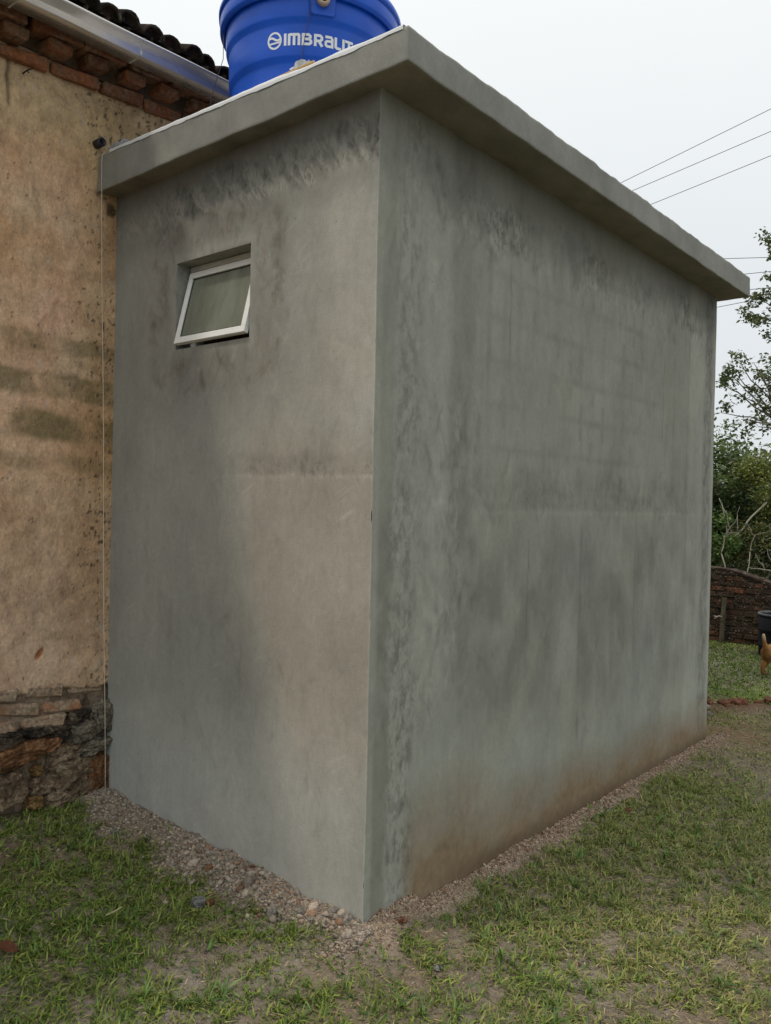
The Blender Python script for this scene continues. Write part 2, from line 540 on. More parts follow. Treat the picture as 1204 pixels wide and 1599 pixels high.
# --- left wall (plane x = 0, a = y)
def left_fields(a, z):
    big = fbm(a * 0.9, z * 0.7, 11, 4)
    ver = fbm(a * 4.0, z * 0.8, 17, 4)
    blot = fbm(a * 3.0, z * 2.2, 23, 4)
    L = 1 + 0.16 * big + 0.10 * ver + 0.10 * blot
    # warmer side toward the near corner, cooler side toward the house
    house_side = ss(0.25, 1.2, a + 0.25 * big)
    L = L * (1.08 - 0.04 * house_side * ss(0.5, 1.1, z))
    L = L * (1 + 0.09 * fbm(a * 6, z * 4.5, 27, 5, 0.6) + 0.04 * fbm(a * 26, z * 6, 28, 3))
    L = L * (1 + 0.20 * (1 - ss(0.0, 0.006, a)))  # painted highlight along the corner arris
    L = L + strokes(a, z, 150, 0.0, 1.7, 0.2, 2.8, 81, 0.10) + strokes(a, z, 110, 0.45, 1.45, 2.02, 2.82, 82, 0.15) + strokes(a, z, 60, 0.0, 0.9, 1.6, 1.80, 83, 0.08)
    # smears under the slab
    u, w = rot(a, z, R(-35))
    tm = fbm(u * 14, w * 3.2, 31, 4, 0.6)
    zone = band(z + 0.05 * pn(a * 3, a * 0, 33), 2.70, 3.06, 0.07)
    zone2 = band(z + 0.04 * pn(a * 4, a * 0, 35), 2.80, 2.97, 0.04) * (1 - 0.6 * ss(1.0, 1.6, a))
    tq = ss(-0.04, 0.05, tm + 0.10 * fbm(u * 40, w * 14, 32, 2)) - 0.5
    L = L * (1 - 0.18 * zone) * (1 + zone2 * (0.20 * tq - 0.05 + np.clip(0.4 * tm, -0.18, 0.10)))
    L = L * (1 - 0.34 * ss(2.83, 3.0, z + 0.10 * tm + 0.05 * a * (a < .4)))  # shade of the slab darkened into the wall colour
    # patched ring round the window
    dx = np.maximum(np.maximum(WY0 - a, a - WY1), 0); dz = np.maximum(np.maximum(WZ0 - z, z - WZ1), 0)
    d = np.hypot(dx, dz) + 0.02 * fbm(a * 6, z * 6, 37, 3)
    rn = fbm(a * 9, z * 6, 43, 4, 0.6)
    ring = band(d, 0.05, 0.20, 0.035)
    L = L * (1 + 0.06 * (1 - ss(0.02, 0.055, d)))
    rq = ss(-0.10, 0.30, rn + 0.10 * fbm(a * 30, z * 16, 45, 2)) + 0.35 * ss(0.10, 0.15, rn + 0.12 * fbm(a * 24, z * 9, 46, 3))
    L = L * (1 - ring * (0.05 + 0.11 * rq))
    halo = (1 - ss(0.15, 0.45, d)) * 0.09
    L = L * (1 - halo)
    # day joint at mid height
    zj = 1.655 + 0.012 * pn(a * 4, a * 0, 51) + 0.01 * a
    jn = np.clip(0.55 + 1.0 * fbm(a * 5, z * 7, 53, 4), 0, 1)
    L = L * (1 - 0.17 * jn * band(z, zj, zj + 0.10, 0.02) * ss(1.3, 0.0, a) ** 0.7)
    L = L * (1 + 0.10 * np.exp(-((z - zj + 0.006) / 0.008) ** 2) * (1 - ss(0.5, 1.1, a)))
    L = L * (1 - 0.06 * band(z, 0.6, 1.15, 0.15) * ss(0.1, 0.7, a))
    L = L * (1 + 0.20 * (1 - ss(0.30, 0.85, z + 0.15 * big)))
    # fine scratches
    u, w = rot(a, z, R(62))
    sc = fbm(u * 60, w * 4, 61, 2)
    L = L * (1 + 0.16 * ss(0.42, 0.62, sc) * ss(0.0, 0.3, fbm(a * 3, z * 3, 63, 2)))
    L = L * (1 - 0.25 * (1 - ss(0.0, 0.02, z - 0.055 * a - 0.01 * pn(a * 9, a * 0, 71))))
    L = L * (1 + 0.14 * ss(0.6, 0.1, a) * band(z, 1.75, 2.75, 0.2) + 0.08 * ss(0.9, 0.2, a) * band(z, 0.4, 1.6, 0.3))  # sunlit brightening toward the corner painted into the tone
    L = np.clip(1.03 + (L - 1) * 1.20, 0.3, 1.6)
    warm = np.clip(0.5 + 1.2 * fbm(a * 1.2, z * 1.2, 67, 3), 0, 1) * (1 - 0.6 * house_side) * 0.6 + 0.9 * band(a - 0.27 * (z - 1.0) + 0.12 * big, -0.6, 0.52, 0.14) * band(z + 0.12 * big, 0.6, 1.72, 0.2)  # second term paints the slanted sunlit patch as pinkish warmth
    warm = np.clip(warm + 0.5 * ring * (rn > 0), 0, 1)
    cool = (1 - ss(0.4, 1.0, z)) * 0.6
    col = CEM * L[:, None] * (1 + warm[:, None] * np.array([0.09, 0.0, -0.05]) + cool[:, None] * np.array([-0.02, 0, 0.05]))
    fl = np.clip(0.9 * zone2 * np.clip(0.4 + 1.5 * np.abs(tm), 0, 1) + 0.55 * ring * np.clip(rn * 2, 0, 1) + 0.5 * band(z, zj - 0.01, zj + 0.06, 0.02) * jn * (a < 0.7) + 0.04, 0, 1)
    return col, fl


# --- right wall (plane y = 0, a = x)
def right_fields(a, z):
    big = fbm(a * 0.7, z * 0.6, 111, 4)
    ver = fbm(a * 5.0, z * 0.45, 117, 4)
    blot = fbm(a * 2.6, z * 1.5, 123, 4)
    L = 0.97 + 0.14 * big + 0.10 * ver + 0.14 * blot + 0.05 * fbm(a * 16, z * 1.6, 125, 3)
    mid = band(a + 0.25 * big, 0.55, 3.1, 0.35) * band(z + 0.2 * big, 0.55, 2.75, 0.3)
    L = L * (1 - 0.10 * mid)
    # ghost of the block joints
    zr = z + 0.006 * pn(a * 2, z * 2, 127)
    row = np.floor(zr / 0.19)
    jz = np.abs((zr / 0.19) % 1 - 0.5) * 0.19
    xo = a + (row % 2) * 0.125 + 0.01 * pn(a * 3, z * 3, 129)
    jx = np.abs((xo / 0.25) % 1 - 0.5) * 0.25
    gm = band(a, 0.8, 2.5, 0.3) * band(z, 1.7, 2.85, 0.2) * np.clip(0.45 + 1.0 * fbm(a * 2, z * 2, 131, 3), 0, 1)
    joint = np.maximum(np.exp(-(jz / 0.020) ** 2), 1.0 * np.exp(-(jx / 0.018) ** 2))
    L = L * (1 - 0.20 * gm * joint + 0.05 * gm)
    L = L * (1 + 0.10 * fbm(a * 7, z * 5, 133, 5, 0.6) + 0.05 * fbm(a * 30, z * 5, 134, 3))
    L = L * (1 + 0.22 * (1 - ss(0.0, 0.006, a)))  # arris highlight painted on this face too
    L = L + strokes(a, z, 260, 0.05, 3.6, 0.3, 2.8, 84, 0.11) + strokes(a, z, 140, 0.06, 0.42, 0.1, 2.9, 85, 0.13) + strokes(a, z, 90, 0.4, 0.7, 1.0, 2.0, 86, 0.14) + strokes(a, z, 120, 0.7, 3.2, 1.50, 1.75, 87, 0.14) + strokes(a, z, 130, 0.3, 3.5, 2.6, 2.9, 88, 0.16)
    for x0_, za_, zb_ in ((1.12, .95, 1.42), (2.35, .7, 1.5), (2.72, 2.0, 2.5), (0.92, 2.2, 2.62)):
        xc_ = x0_ + 0.03 * fbm(z * 5, z * 0, int(x0_ * 77), 4)
        L = L * (1 - 0.28 * np.exp(-((a - xc_) / 0.005) ** 2) * band(z, za_, zb_, 0.05))
    # corner float marks: dark olive band, then flaky strip
    e1 = 0.115 + 0.04 * fbm(z * 2.5, z * 0, 137, 4) + 0.012 * pn(z * 16, z * 0, 139)
    e2 = 0.27 + 0.10 * fbm(z * 3.2, z * 0, 141, 4)
    dk = band(a, 0.035, e1, 0.012) * (0.55 + 0.45 * ss(2.2, 1.6, z))
    fz = np.clip(0.52 + 0.6 * ss(1.3, 0.7, z) + 0.9 * fbm(z * 1.9, z * 0 + a * 2, 145, 3), 0, 1)
    fs = band(a, e1, e2, 0.045) * fz
    fn = fbm(a * 22, z * 11, 143, 4, 0.62)
    fq = ss(-0.17, -0.06, fn + 0.35 * fbm(a * 7, z * 3, 144, 3)) - 1
    L = L * (1 - 0.22 * dk * (0.4 + 0.6 * fz)) * (1 + fs * (0.02 + 0.22 * fq + np.clip(0.25 * fn, -0.1, 0.1)))
    L = L * (1 + 0.07 * band(a, 0.30, 0.45, 0.04))
    L = L * (1 - 0.17 * band(a + 0.03 * pn(z * 2, z * 0, 147), 0.47, 0.62, 0.03) * ss(1.1, 1.6, z))
    e3 = 0.53 + 0.05 * fbm(z * 2.4, z * 0, 149, 3)
    L = L * (1 + 0.20 * np.exp(-((a - e3) / 0.06) ** 2) * band(z, 0.9, 2.1, 0.2) * np.clip(fbm(a * 18, z * 8, 151, 4) * 2, -1, 0.5))
    # joint of two lifts of render
    zj = 1.535 + 0.012 * pn(a * 3, a * 0, 153)
    jm = ss(0.45, 0.9, a) * (1 - ss(3.2, 3.6, a))
    jn = np.clip(0.5 + 0.9 * fbm(a * 4, z * 6, 155, 4), 0, 1)
    L = L * (1 - 0.20 * jm * jn * band(z, zj, zj + 0.18, 0.03 + 0.03 * jn)) * (1 + 0.10 * jm * np.exp(-((z - zj + 0.01) / 0.012) ** 2))
    # damp blotches in the lower lift
    bl = 0.70 * pn(a * 4.3, z * 3.4, 157) + 0.65 * fbm(a * 8, z * 3.2, 159, 4)
    bm_ = band(z, 0.55, 1.45, 0.22) * band(a, 0.5, 3.45, 0.15)
    L = L * (1 - bm_ * np.clip(0.05 + 0.26 * bl + 0.08 * ss(0.05, 0.2, fbm(a * 6, z * 4, 161, 4)), -0.06, 0.22))
    L = L * (1 + 0.06 * (1 - ss(0.3, 0.7, z)))
    # vertical hairline runs
    for x0, za, zb, k in ((1.66, 0.35, 1.5, .25), (2.9, 1.6, 2.6, .15), (0.75, 2.0, 2.8, .13), (2.15, 1.9, 2.7, .10), (3.15, 1.2, 2.75, .22)):
        xx = x0 + 0.02 * fbm(z * 3, z * 0, int(x0 * 100), 4)
        L = L * (1 - k * np.exp(-((a - xx) / 0.012) ** 2) * band(z, za, zb, 0.1) * np.clip(0.6 + fbm(z * 6, z * 0, 163, 3), 0, 1))
    L = L * (1 + 0.12 * band(a, 3.17, 3.42, 0.04))
    f3 = band(a + 0.02 * pn(z * 6, z * 0, 167), 3.46, 3.60, 0.02)
    L = L * (1 - 0.28 * f3 * np.clip(0.5 + 1.4 * fbm(a * 14, z * 7, 169, 4), 0, 1))
    L = L * (1 + 0.12 * band(a, 3.615, 3.7, 0.01))
    # damp ragged edge and soffit shade darkened into the colour below the slab
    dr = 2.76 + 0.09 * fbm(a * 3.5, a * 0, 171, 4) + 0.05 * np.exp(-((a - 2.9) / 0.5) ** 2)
    drip_shade = ss(-0.05, 0.03, z - dr + 0.03 * fbm(a * 20, z * 6, 173, 3))
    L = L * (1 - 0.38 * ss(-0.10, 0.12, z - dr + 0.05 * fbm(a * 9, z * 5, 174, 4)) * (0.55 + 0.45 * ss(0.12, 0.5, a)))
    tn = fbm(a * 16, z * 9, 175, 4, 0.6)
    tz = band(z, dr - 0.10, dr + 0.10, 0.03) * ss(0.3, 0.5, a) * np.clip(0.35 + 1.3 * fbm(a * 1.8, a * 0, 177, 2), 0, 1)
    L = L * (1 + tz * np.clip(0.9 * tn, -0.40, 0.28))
    L = np.clip(1.03 + (L - 1) * 1.04, 0.3, 1.6)
    col = CEM * L[:, None]
    ol = np.clip(0.3 + fbm(a * 1.3, z * 1.1, 181, 3) * 1.2, 0, 1)
    col = col * (1 + ol[:, None] * np.array([0.02, 0.0, -0.06])) * np.array([0.99, 1.0, 0.985])
    col = col * (1 + (dk * 0.8)[:, None] * np.array([0.0, -0.012, -0.06]))
    # earth splashed on the foot of the wall
    hb = 0.36 + 0.12 * fbm(a * 1.2, a * 0, 183, 3) + 0.16 * np.exp(-((a - 0.55) / 0.4) ** 2)
    sp = np.clip(1 - (z + 0.02 * a) / hb, 0, 1) * ss(0.14, 0.34, a + 0.06 * pn(z * 5, z * 0, 185))
    sn = fbm(a * 28, z * 28, 187, 3)
    s1 = np.clip(sp * 1.25 + sp * 0.8 * np.clip(fbm(a * 3, z * 3, 189, 3), -0.5, 1), 0, 0.9)
    br = np.array([0.225, 0.158, 0.090])
    col = col * (1 - s1[:, None]) + br * s1[:, None] * (1 + 0.3 * sn)[:, None]
    ft = (1 - ss(0.0, 0.10, z + 0.019 * a - 0.02 * fbm(a * 4, a * 0, 191, 3))) * ss(0.3, 0.8, a)
    col = col * (1 - 0.6 * ft[:, None]) + np.array([0.085, 0.058, 0.036]) * 0.6 * ft[:, None]
    fl = np.clip(0.45 * fs * (0.35 + 0.65 * ss(2.4, 1.9, z)) + 0.7 * tz + 0.5 * f3 + 0.45 * jm * jn * band(z, zj, zj + 0.12, 0.03) + 0.25 * np.exp(-((a - e3) / 0.06) ** 2) * band(z, 0.9, 2.1, 0.2) + 0.04, 0, 1)
    return col, fl


def cache(fn):
    st = {}

    def c(a, z):
        st['r'] = fn(a, z); return st['r'][0]
    return c, (lambda a, z: st['r'][1])


ye = axis([(0.0, WY0, 0.0063), (WY0, WY1, 0.0063), (WY1, LY, 0.0065)])
ze = axis([(-0.15, WZ0, 0.0068), (WZ0, WZ1, 0.0065), (WZ1, 3.10, 0.0065)])
ye, ze = np.unique(ye.round(6)), np.unique(ze.round(6))


def pos_left(a, z):
    dx = undul(a, z, 3)
    e = np.exp(-a / 0.02)
    y = a + (undul(np.zeros_like(a), z, 7) + 0.004 * ss(0.25, 0.6, fbm(z * 9, z * 0, 73, 3))) * e
    foot = 0.012 * (1 - ss(0.0, 0.5, z - 0.055 * a))
    tx = np.where((a > WY0 - .004) & (a < WY1 + .004) & (z > WZ0 - .004) & (z < WZ1 + .004), 0.0, 1.0)
    return np.stack([dx * tx * (1 - e) + (undul(np.zeros_like(a), z, 3)) * e - foot * 0.5, y, z], -1)


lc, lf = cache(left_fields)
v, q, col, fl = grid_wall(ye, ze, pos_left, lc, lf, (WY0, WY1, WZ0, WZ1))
# reveals of the window opening, 0.14 deep
rv, rq, rc = [], [], []
base = len(v)
dep = np.linspace(0, 0.14, 8)
ring = [(WY0, WZ0), (WY1, WZ0), (WY1, WZ1), (WY0, WZ1)]
for k in range(4):
    (y0, z0), (y1, z1) = ring[k], ring[(k + 1) % 4]
    s0 = base + sum(len(r) for r in rv)
    S = np.linspace(0, 1, 24)
    DD, SS_ = np.meshgrid(dep, S, indexing='ij')
    d_, s_ = DD.ravel(), SS_.ravel()
    rv.append(np.stack([d_ - 0.0 * s_, y0 + (y1 - y0) * s_, z0 + (z1 - z0) * s_], -1))
    ix = s0 + np.arange(len(dep) * len(S)).reshape(len(dep), len(S))
    rq.append(np.stack([ix[:-1, :-1], ix[1:, :-1], ix[1:, 1:], ix[:-1, 1:]], -1).reshape(-1, 4))
    n_ = fbm(d_ * 9 + k, s_ * 4, 401 + k, 3)
    rc.append(CEM * (0.92 + 0.3 * n_)[:, None])
V = np.concatenate([v] + rv); Q = np.concatenate([q] + rq)
Cc = np.concatenate([col] + rc); Fl = np.concatenate([fl] + [np.full(len(r), 0.25) for r in rv])
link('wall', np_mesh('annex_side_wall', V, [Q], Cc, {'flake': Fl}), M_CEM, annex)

xe = axis([(0.0, 0.7, 0.0065), (0.7, LX, 0.0095)])
ze2 = axis([(-0.25, 3.10, 0.0085)])


def pos_right(a, z):
    dy = undul(a, z, 7)
    e = np.exp(-a / 0.02)
    x = a + undul(np.zeros_like(a), z, 3) * e - 0.006 * (1 - ss(0.0, 0.5, z)) * e
    return np.stack([x, dy, z], -1)


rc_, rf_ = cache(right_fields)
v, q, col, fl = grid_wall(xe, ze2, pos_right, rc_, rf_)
# the return of the far corner
v2 = np.stack([np.full(len(ze2), LX + 0.0), np.full(len(ze2), 0.14), ze2], -1)
ix = np.arange(len(xe) * len(ze2)).reshape(len(xe), len(ze2))[-1]
j = len(v) + np.arange(len(ze2))
q2 = np.stack([ix[:-1], j[:-1], j[1:], ix[1:]], -1)
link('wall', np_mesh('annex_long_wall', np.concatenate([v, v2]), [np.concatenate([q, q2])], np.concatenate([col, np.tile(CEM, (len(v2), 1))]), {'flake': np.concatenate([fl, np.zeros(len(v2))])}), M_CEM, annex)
# end wall with an unseen doorway added to let light inside, and inner faces
M_CEM2 = m_simple('cement_plain', (0.30, 0.305, 0.275), 0.9, 0, 0.15, 5, 0.2, 0.2)
bm = bmesh.new()
bm_box(bm, (LX - 0.14, 0.15, -0.2), (LX - 0.004, 0.55, 3.045)); bm_box(bm, (LX - 0.14, 1.35, -0.2), (LX - 0.004, LY - 0.004, 3.045)); bm_box(bm, (LX - 0.14, 0.551, 2.1), (LX - 0.004, 1.349, 3.044))
bm_obj('end_wall', bm, M_CEM2, annex)
bm = bmesh.new()
bm_box(bm, (0.03, 0.02, -0.2), (LX - 0.15, 0.14, 3.04))
bm_box(bm, (0.142, 0.15, -0.22), (LX - 0.15, LY - 0.01, 0.02))
bm_obj('inner_lining', bm, m_simple('inside_render', (0.34, 0.33, 0.28), 0.9, 0, 0.1, 4, 0.1, 0.2), annex)
bm = bmesh.new()
for lo, hi in (((0.03, 0.141, -0.2), (0.138, WY0 - 0.003, 3.04)), ((0.03, WY1 + 0.003, -0.2), (0.138, LY - 0.004, 3.04)), ((0.03, WY0 - 0.002, -0.2), (0.138, WY1 + 0.002, WZ0 - 0.003)), ((0.03, WY0 - 0.002, WZ1 + 0.003), (0.138, WY1 + 0.002, 3.04))):
    bm_box(bm, lo, hi)
bm_obj('wall_core', bm, M_CEM2, annex)

# --- roof slab
OL, OR, OF = 0.086, 0.191, 0.092


def slab_grid():
    xs = np.unique(np.concatenate([np.linspace(-OL, LX + OF, 190), [-OL + .004, -OL + .012, LX + OF - .004, LX + OF - .012]]))
    ys = np.unique(np.concatenate([np.linspace(-OR, LY - 0.004, 90), [-OR + .004, -OR + .012]]))
    zs = np.unique(np.concatenate([np.linspace(0, 1, 9), [.03, .09, .91, .97]]))
    V, Q, n = [], [], 0

    def add(P, m0, m1):
        nonlocal n
        V.append(P); ix = n + np.arange(m0 * m1).reshape(m0, m1)
        Q.append(np.stack([ix[:-1, :-1], ix[1:, :-1], ix[1:, 1:], ix[:-1, 1:]], -1).reshape(-1, 4)); n += m0 * m1
    for w in (0, 1):
        A, B = np.meshgrid(xs, ys, indexing='ij'); add(np.stack([A.ravel(), B.ravel(), np.full(A.size, float(w))], -1), *A.shape)
    for x in (xs[0], xs[-1]):
        A, B = np.meshgrid(ys, zs, indexing='ij'); add(np.stack([np.full(A.size, x), A.ravel(), B.ravel()], -1), *A.shape)
    for y in (ys[0], ys[-1]):
        A, B = np.meshgrid(xs, zs, indexing='ij'); add(np.stack([A.ravel(), np.full(A.size, y), B.ravel()], -1), *A.shape)
    return np.concatenate(V), np.concatenate(Q)


P, Q = slab_grid()
sx, sy, sw = P.T
zb = HS - 0.0229 * np.clip(sy, 0, 2) / 1.7 - 0.0059 * sx / 3.66
zt = 3.1697 + 0.0325 * np.clip(sy, 0, 2) / 1.7 + 0.0111 * sx / 3.66
edge = np.minimum(np.minimum(sx + OL, LX + OF - sx), sy + OR)
zt = zt + (0.009 * fbm(sx * 4, sy * 4, 301, 4) + 0.004 * fbm(sx * 14, sy * 14, 305, 3)) - 0.004 * (edge < 0.002)
sz = zb + (zt - zb) * sw
r_ = 0.005
cx_, cy_, cz_ = np.clip(sx, -OL + r_, LX + OF - r_), np.clip(sy, -OR + r_, 9), np.clip(sz, zb + r_, zt - r_)
dv = np.stack([sx - cx_, sy - cy_, sz - cz_], -1); ln = np.linalg.norm(dv, axis=1, keepdims=True)
P2 = np.stack([cx_, cy_, cz_], -1) + dv / np.maximum(ln, 1e-9) * np.minimum(ln, r_)
P2 += 0.0052 * np.stack([fbm(sy * 5 + 3, sz * 6, 311, 3), fbm(sx * 4, sz * 6, 313, 3), fbm(sx * 5, sy * 5, 317, 3)], -1)
P2[:, 0] -= 0.020 * np.clip(sy, 0, 1.7) / 1.7 * (sx < -OL + 0.02)
sn = 1 + 0.28 * fbm((sx + sy) * 2.2, sz * 3 + sx - sy, 319, 4) + 0.18 * fbm((sx - sy) * 7, sz * 2.5, 321, 4)
sn = sn * (1 - 0.10 * (sw > .97) * (edge < .01))
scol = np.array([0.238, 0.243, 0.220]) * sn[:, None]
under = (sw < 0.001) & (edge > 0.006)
scol[under] *= np.array([0.95, 0.88, 0.80]) * (0.86 + 0.35 * fbm(sx[under] * 3, sy[under] * 6, 323, 3))[:, None]  # shade of the underside put into the soffit colour
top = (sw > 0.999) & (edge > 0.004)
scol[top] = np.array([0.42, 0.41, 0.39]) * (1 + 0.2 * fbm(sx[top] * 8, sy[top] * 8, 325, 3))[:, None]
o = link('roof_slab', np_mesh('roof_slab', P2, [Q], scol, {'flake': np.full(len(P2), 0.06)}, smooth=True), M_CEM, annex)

# --- window: fixed frame, tilted sash, pane, stay
M_ALU = m_simple('white_enamelled_aluminium', (0.80, 0.82, 0.80), 0.35, 0.0, 0.05, 30, 0, 0.5)
M_ALUG = m_simple('grey_aluminium', (0.56, 0.57, 0.53), 0.4, 0.3, 0.1, 30)
bm = bmesh.new()
fx0, fx1 = 0.074, 0.114
bm_box(bm, (fx0, WY0 + 0.002, WZ1 - 0.026), (fx1, WY1 - 0.002, WZ1 - 0.002))
bm_box(bm, (fx0 + .01, WY0 + 0.002, WZ1 - 0.040), (fx1 - .006, WY1 - 0.002, WZ1 - 0.027))
bm_box(bm, (fx0, WY0 + 0.002, WZ0 + 0.002), (fx1, WY1 - 0.002, WZ0 + 0.022))
bm_box(bm, (fx0, WY0 + 0.002, WZ0 + 0.0225), (fx1, WY0 + 0.022, WZ1 - 0.041))
bm_box(bm, (fx0, WY1 - 0.022, WZ0 + 0.0225), (fx1, WY1 - 0.002, WZ1 - 0.041))
bevel_all(bm, 0.0015)
win = bm_obj('window', bm, M_ALUG, annex)
# sash hinged at the top, pushed out at the foot
hx, hz = 0.064, 2.590
ang = R(14.0)
SL = 0.345
ez = Vector((-math.sin(ang), 0, -math.cos(ang)))  # down the sash
ex = Vector((math.cos(ang), 0, -math.sin(ang)))   # into the room


def sash_box(bm, u0, u1, y0, y1, d0, d1):
    vs = []
    for d in (d0, d1):
        for yy in (y0, y1):
            for uu in (u0, u1):
                vs.append(bm.verts.new(Vector((hx, yy, hz)) + ez * uu + ex * d))
    for f in ((0, 2, 3, 1), (4, 5, 7, 6), (0, 1, 5, 4), (2, 6, 7, 3), (0, 4, 6, 2), (1, 3, 7, 5)):
        bm.faces.new([vs[i] for i in f])


sy0, sy1, fw = WY0 + 0.012, WY1 - 0.012, 0.029
bm = bmesh.new()
sash_box(bm, 0, fw, sy0, sy1, 0, 0.024)
sash_box(bm, SL - fw, SL, sy0, sy1, 0, 0.024)
sash_box(bm, fw + .0002, SL - fw - .0002, sy0, sy0 + fw, 0.0003, 0.024)
sash_box(bm, fw + .0002, SL - fw - .0002, sy1 - fw, sy1, 0.0003, 0.024)
bmesh.ops.recalc_face_normals(bm, faces=bm.faces)
bevel_all(bm, 0.0018, 2)
s_o = bm_obj('sash', bm, M_ALU); s_o.parent = win
bm = bmesh.new()
g = 0.006
for a in ((fw, fw + g, sy0 + fw, sy1 - fw), (SL - fw - g, SL - fw, sy0 + fw, sy1 - fw), (fw + g, SL - fw - g, sy0 + fw, sy0 + fw + g), (fw + g, SL - fw - g, sy1 - fw - g, sy1 - fw)):
    sash_box(bm, a[0] + .0001, a[1] - .0001, a[2] + .0001, a[3] - .0001, 0.006, 0.014)
bmesh.ops.recalc_face_normals(bm, faces=bm.faces)
s_o = bm_obj('gasket', bm, m_simple('black_rubber', (0.015, 0.016, 0.016), 0.6)); s_o.parent = win
t = NT('dusty_green_glass'); co = t.coord()
n = t.noise(5, 5, 0.6, t.mapping(co, (1, 2.2, 0.8)))
t.base(t.mix(1.0, (0.26, 0.285, 0.235), t.ramp(n, [(0.3, 0.75), (0.7, 1.25)]), 'MULTIPLY'))
t.set(Roughness=0.12); t.b.inputs['Specular IOR Level'].default_value = 0.5
tp = t.new('ShaderNodeBsdfTransparent'); tp.inputs[0].default_value = (0.55, 0.66, 0.56, 1)
mx = t.new('ShaderNodeMixShader'); mx.inputs[0].default_value = 0.35
t.lk(t.b.outputs[0], mx.inputs[1]); t.lk(tp.outputs[0], mx.inputs[2]); t.lk(mx.outputs[0], t.n['Material Output'].inputs['Surface'])
bm = bmesh.new(); sash_box(bm, fw - .004, SL - fw + .004, sy0 + fw - .004, sy1 - fw + .004, 0.008, 0.012)
bmesh.ops.recalc_face_normals(bm, faces=bm.faces)
s_o = bm_obj('pane', bm, t.m); s_o.parent = win
bm = bmesh.new()
tube(bm, [Vector((0.085, WY1 - 0.05, WZ0 + 0.03)), Vector((0.03, WY1 - 0.055, WZ0 + 0.034)), Vector((hx, WY1 - 0.06, hz)) + ez * (SL - 0.03) + ex * 0.026], 0.004, 6)
s_o = bm_obj('stay_arm', bm, M_ALUG); s_o.parent = win
bm = bmesh.new()
bm_box(bm, (0.006, WY1 - 0.135, WZ0 + 0.001), (0.05, WY1 - 0.105, WZ0 + 0.026)); bm_box(bm, (0.006, WY1 - 0.139, WZ0 + 0.001), (0.05, WY1 - 0.136, WZ0 + 0.030))
s_o = bm_obj('catch', bm, m_simple('pale_blue_metal', (0.42, 0.46, 0.50), 0.4, 0.2)); s_o.parent = win

# ------------------------------------------------------------------ old house
house = empty('old_house', (0, LY, 0), 'old house with stained ochre plaster, stone footing and brick cornice under a clay tile roof', 'house')


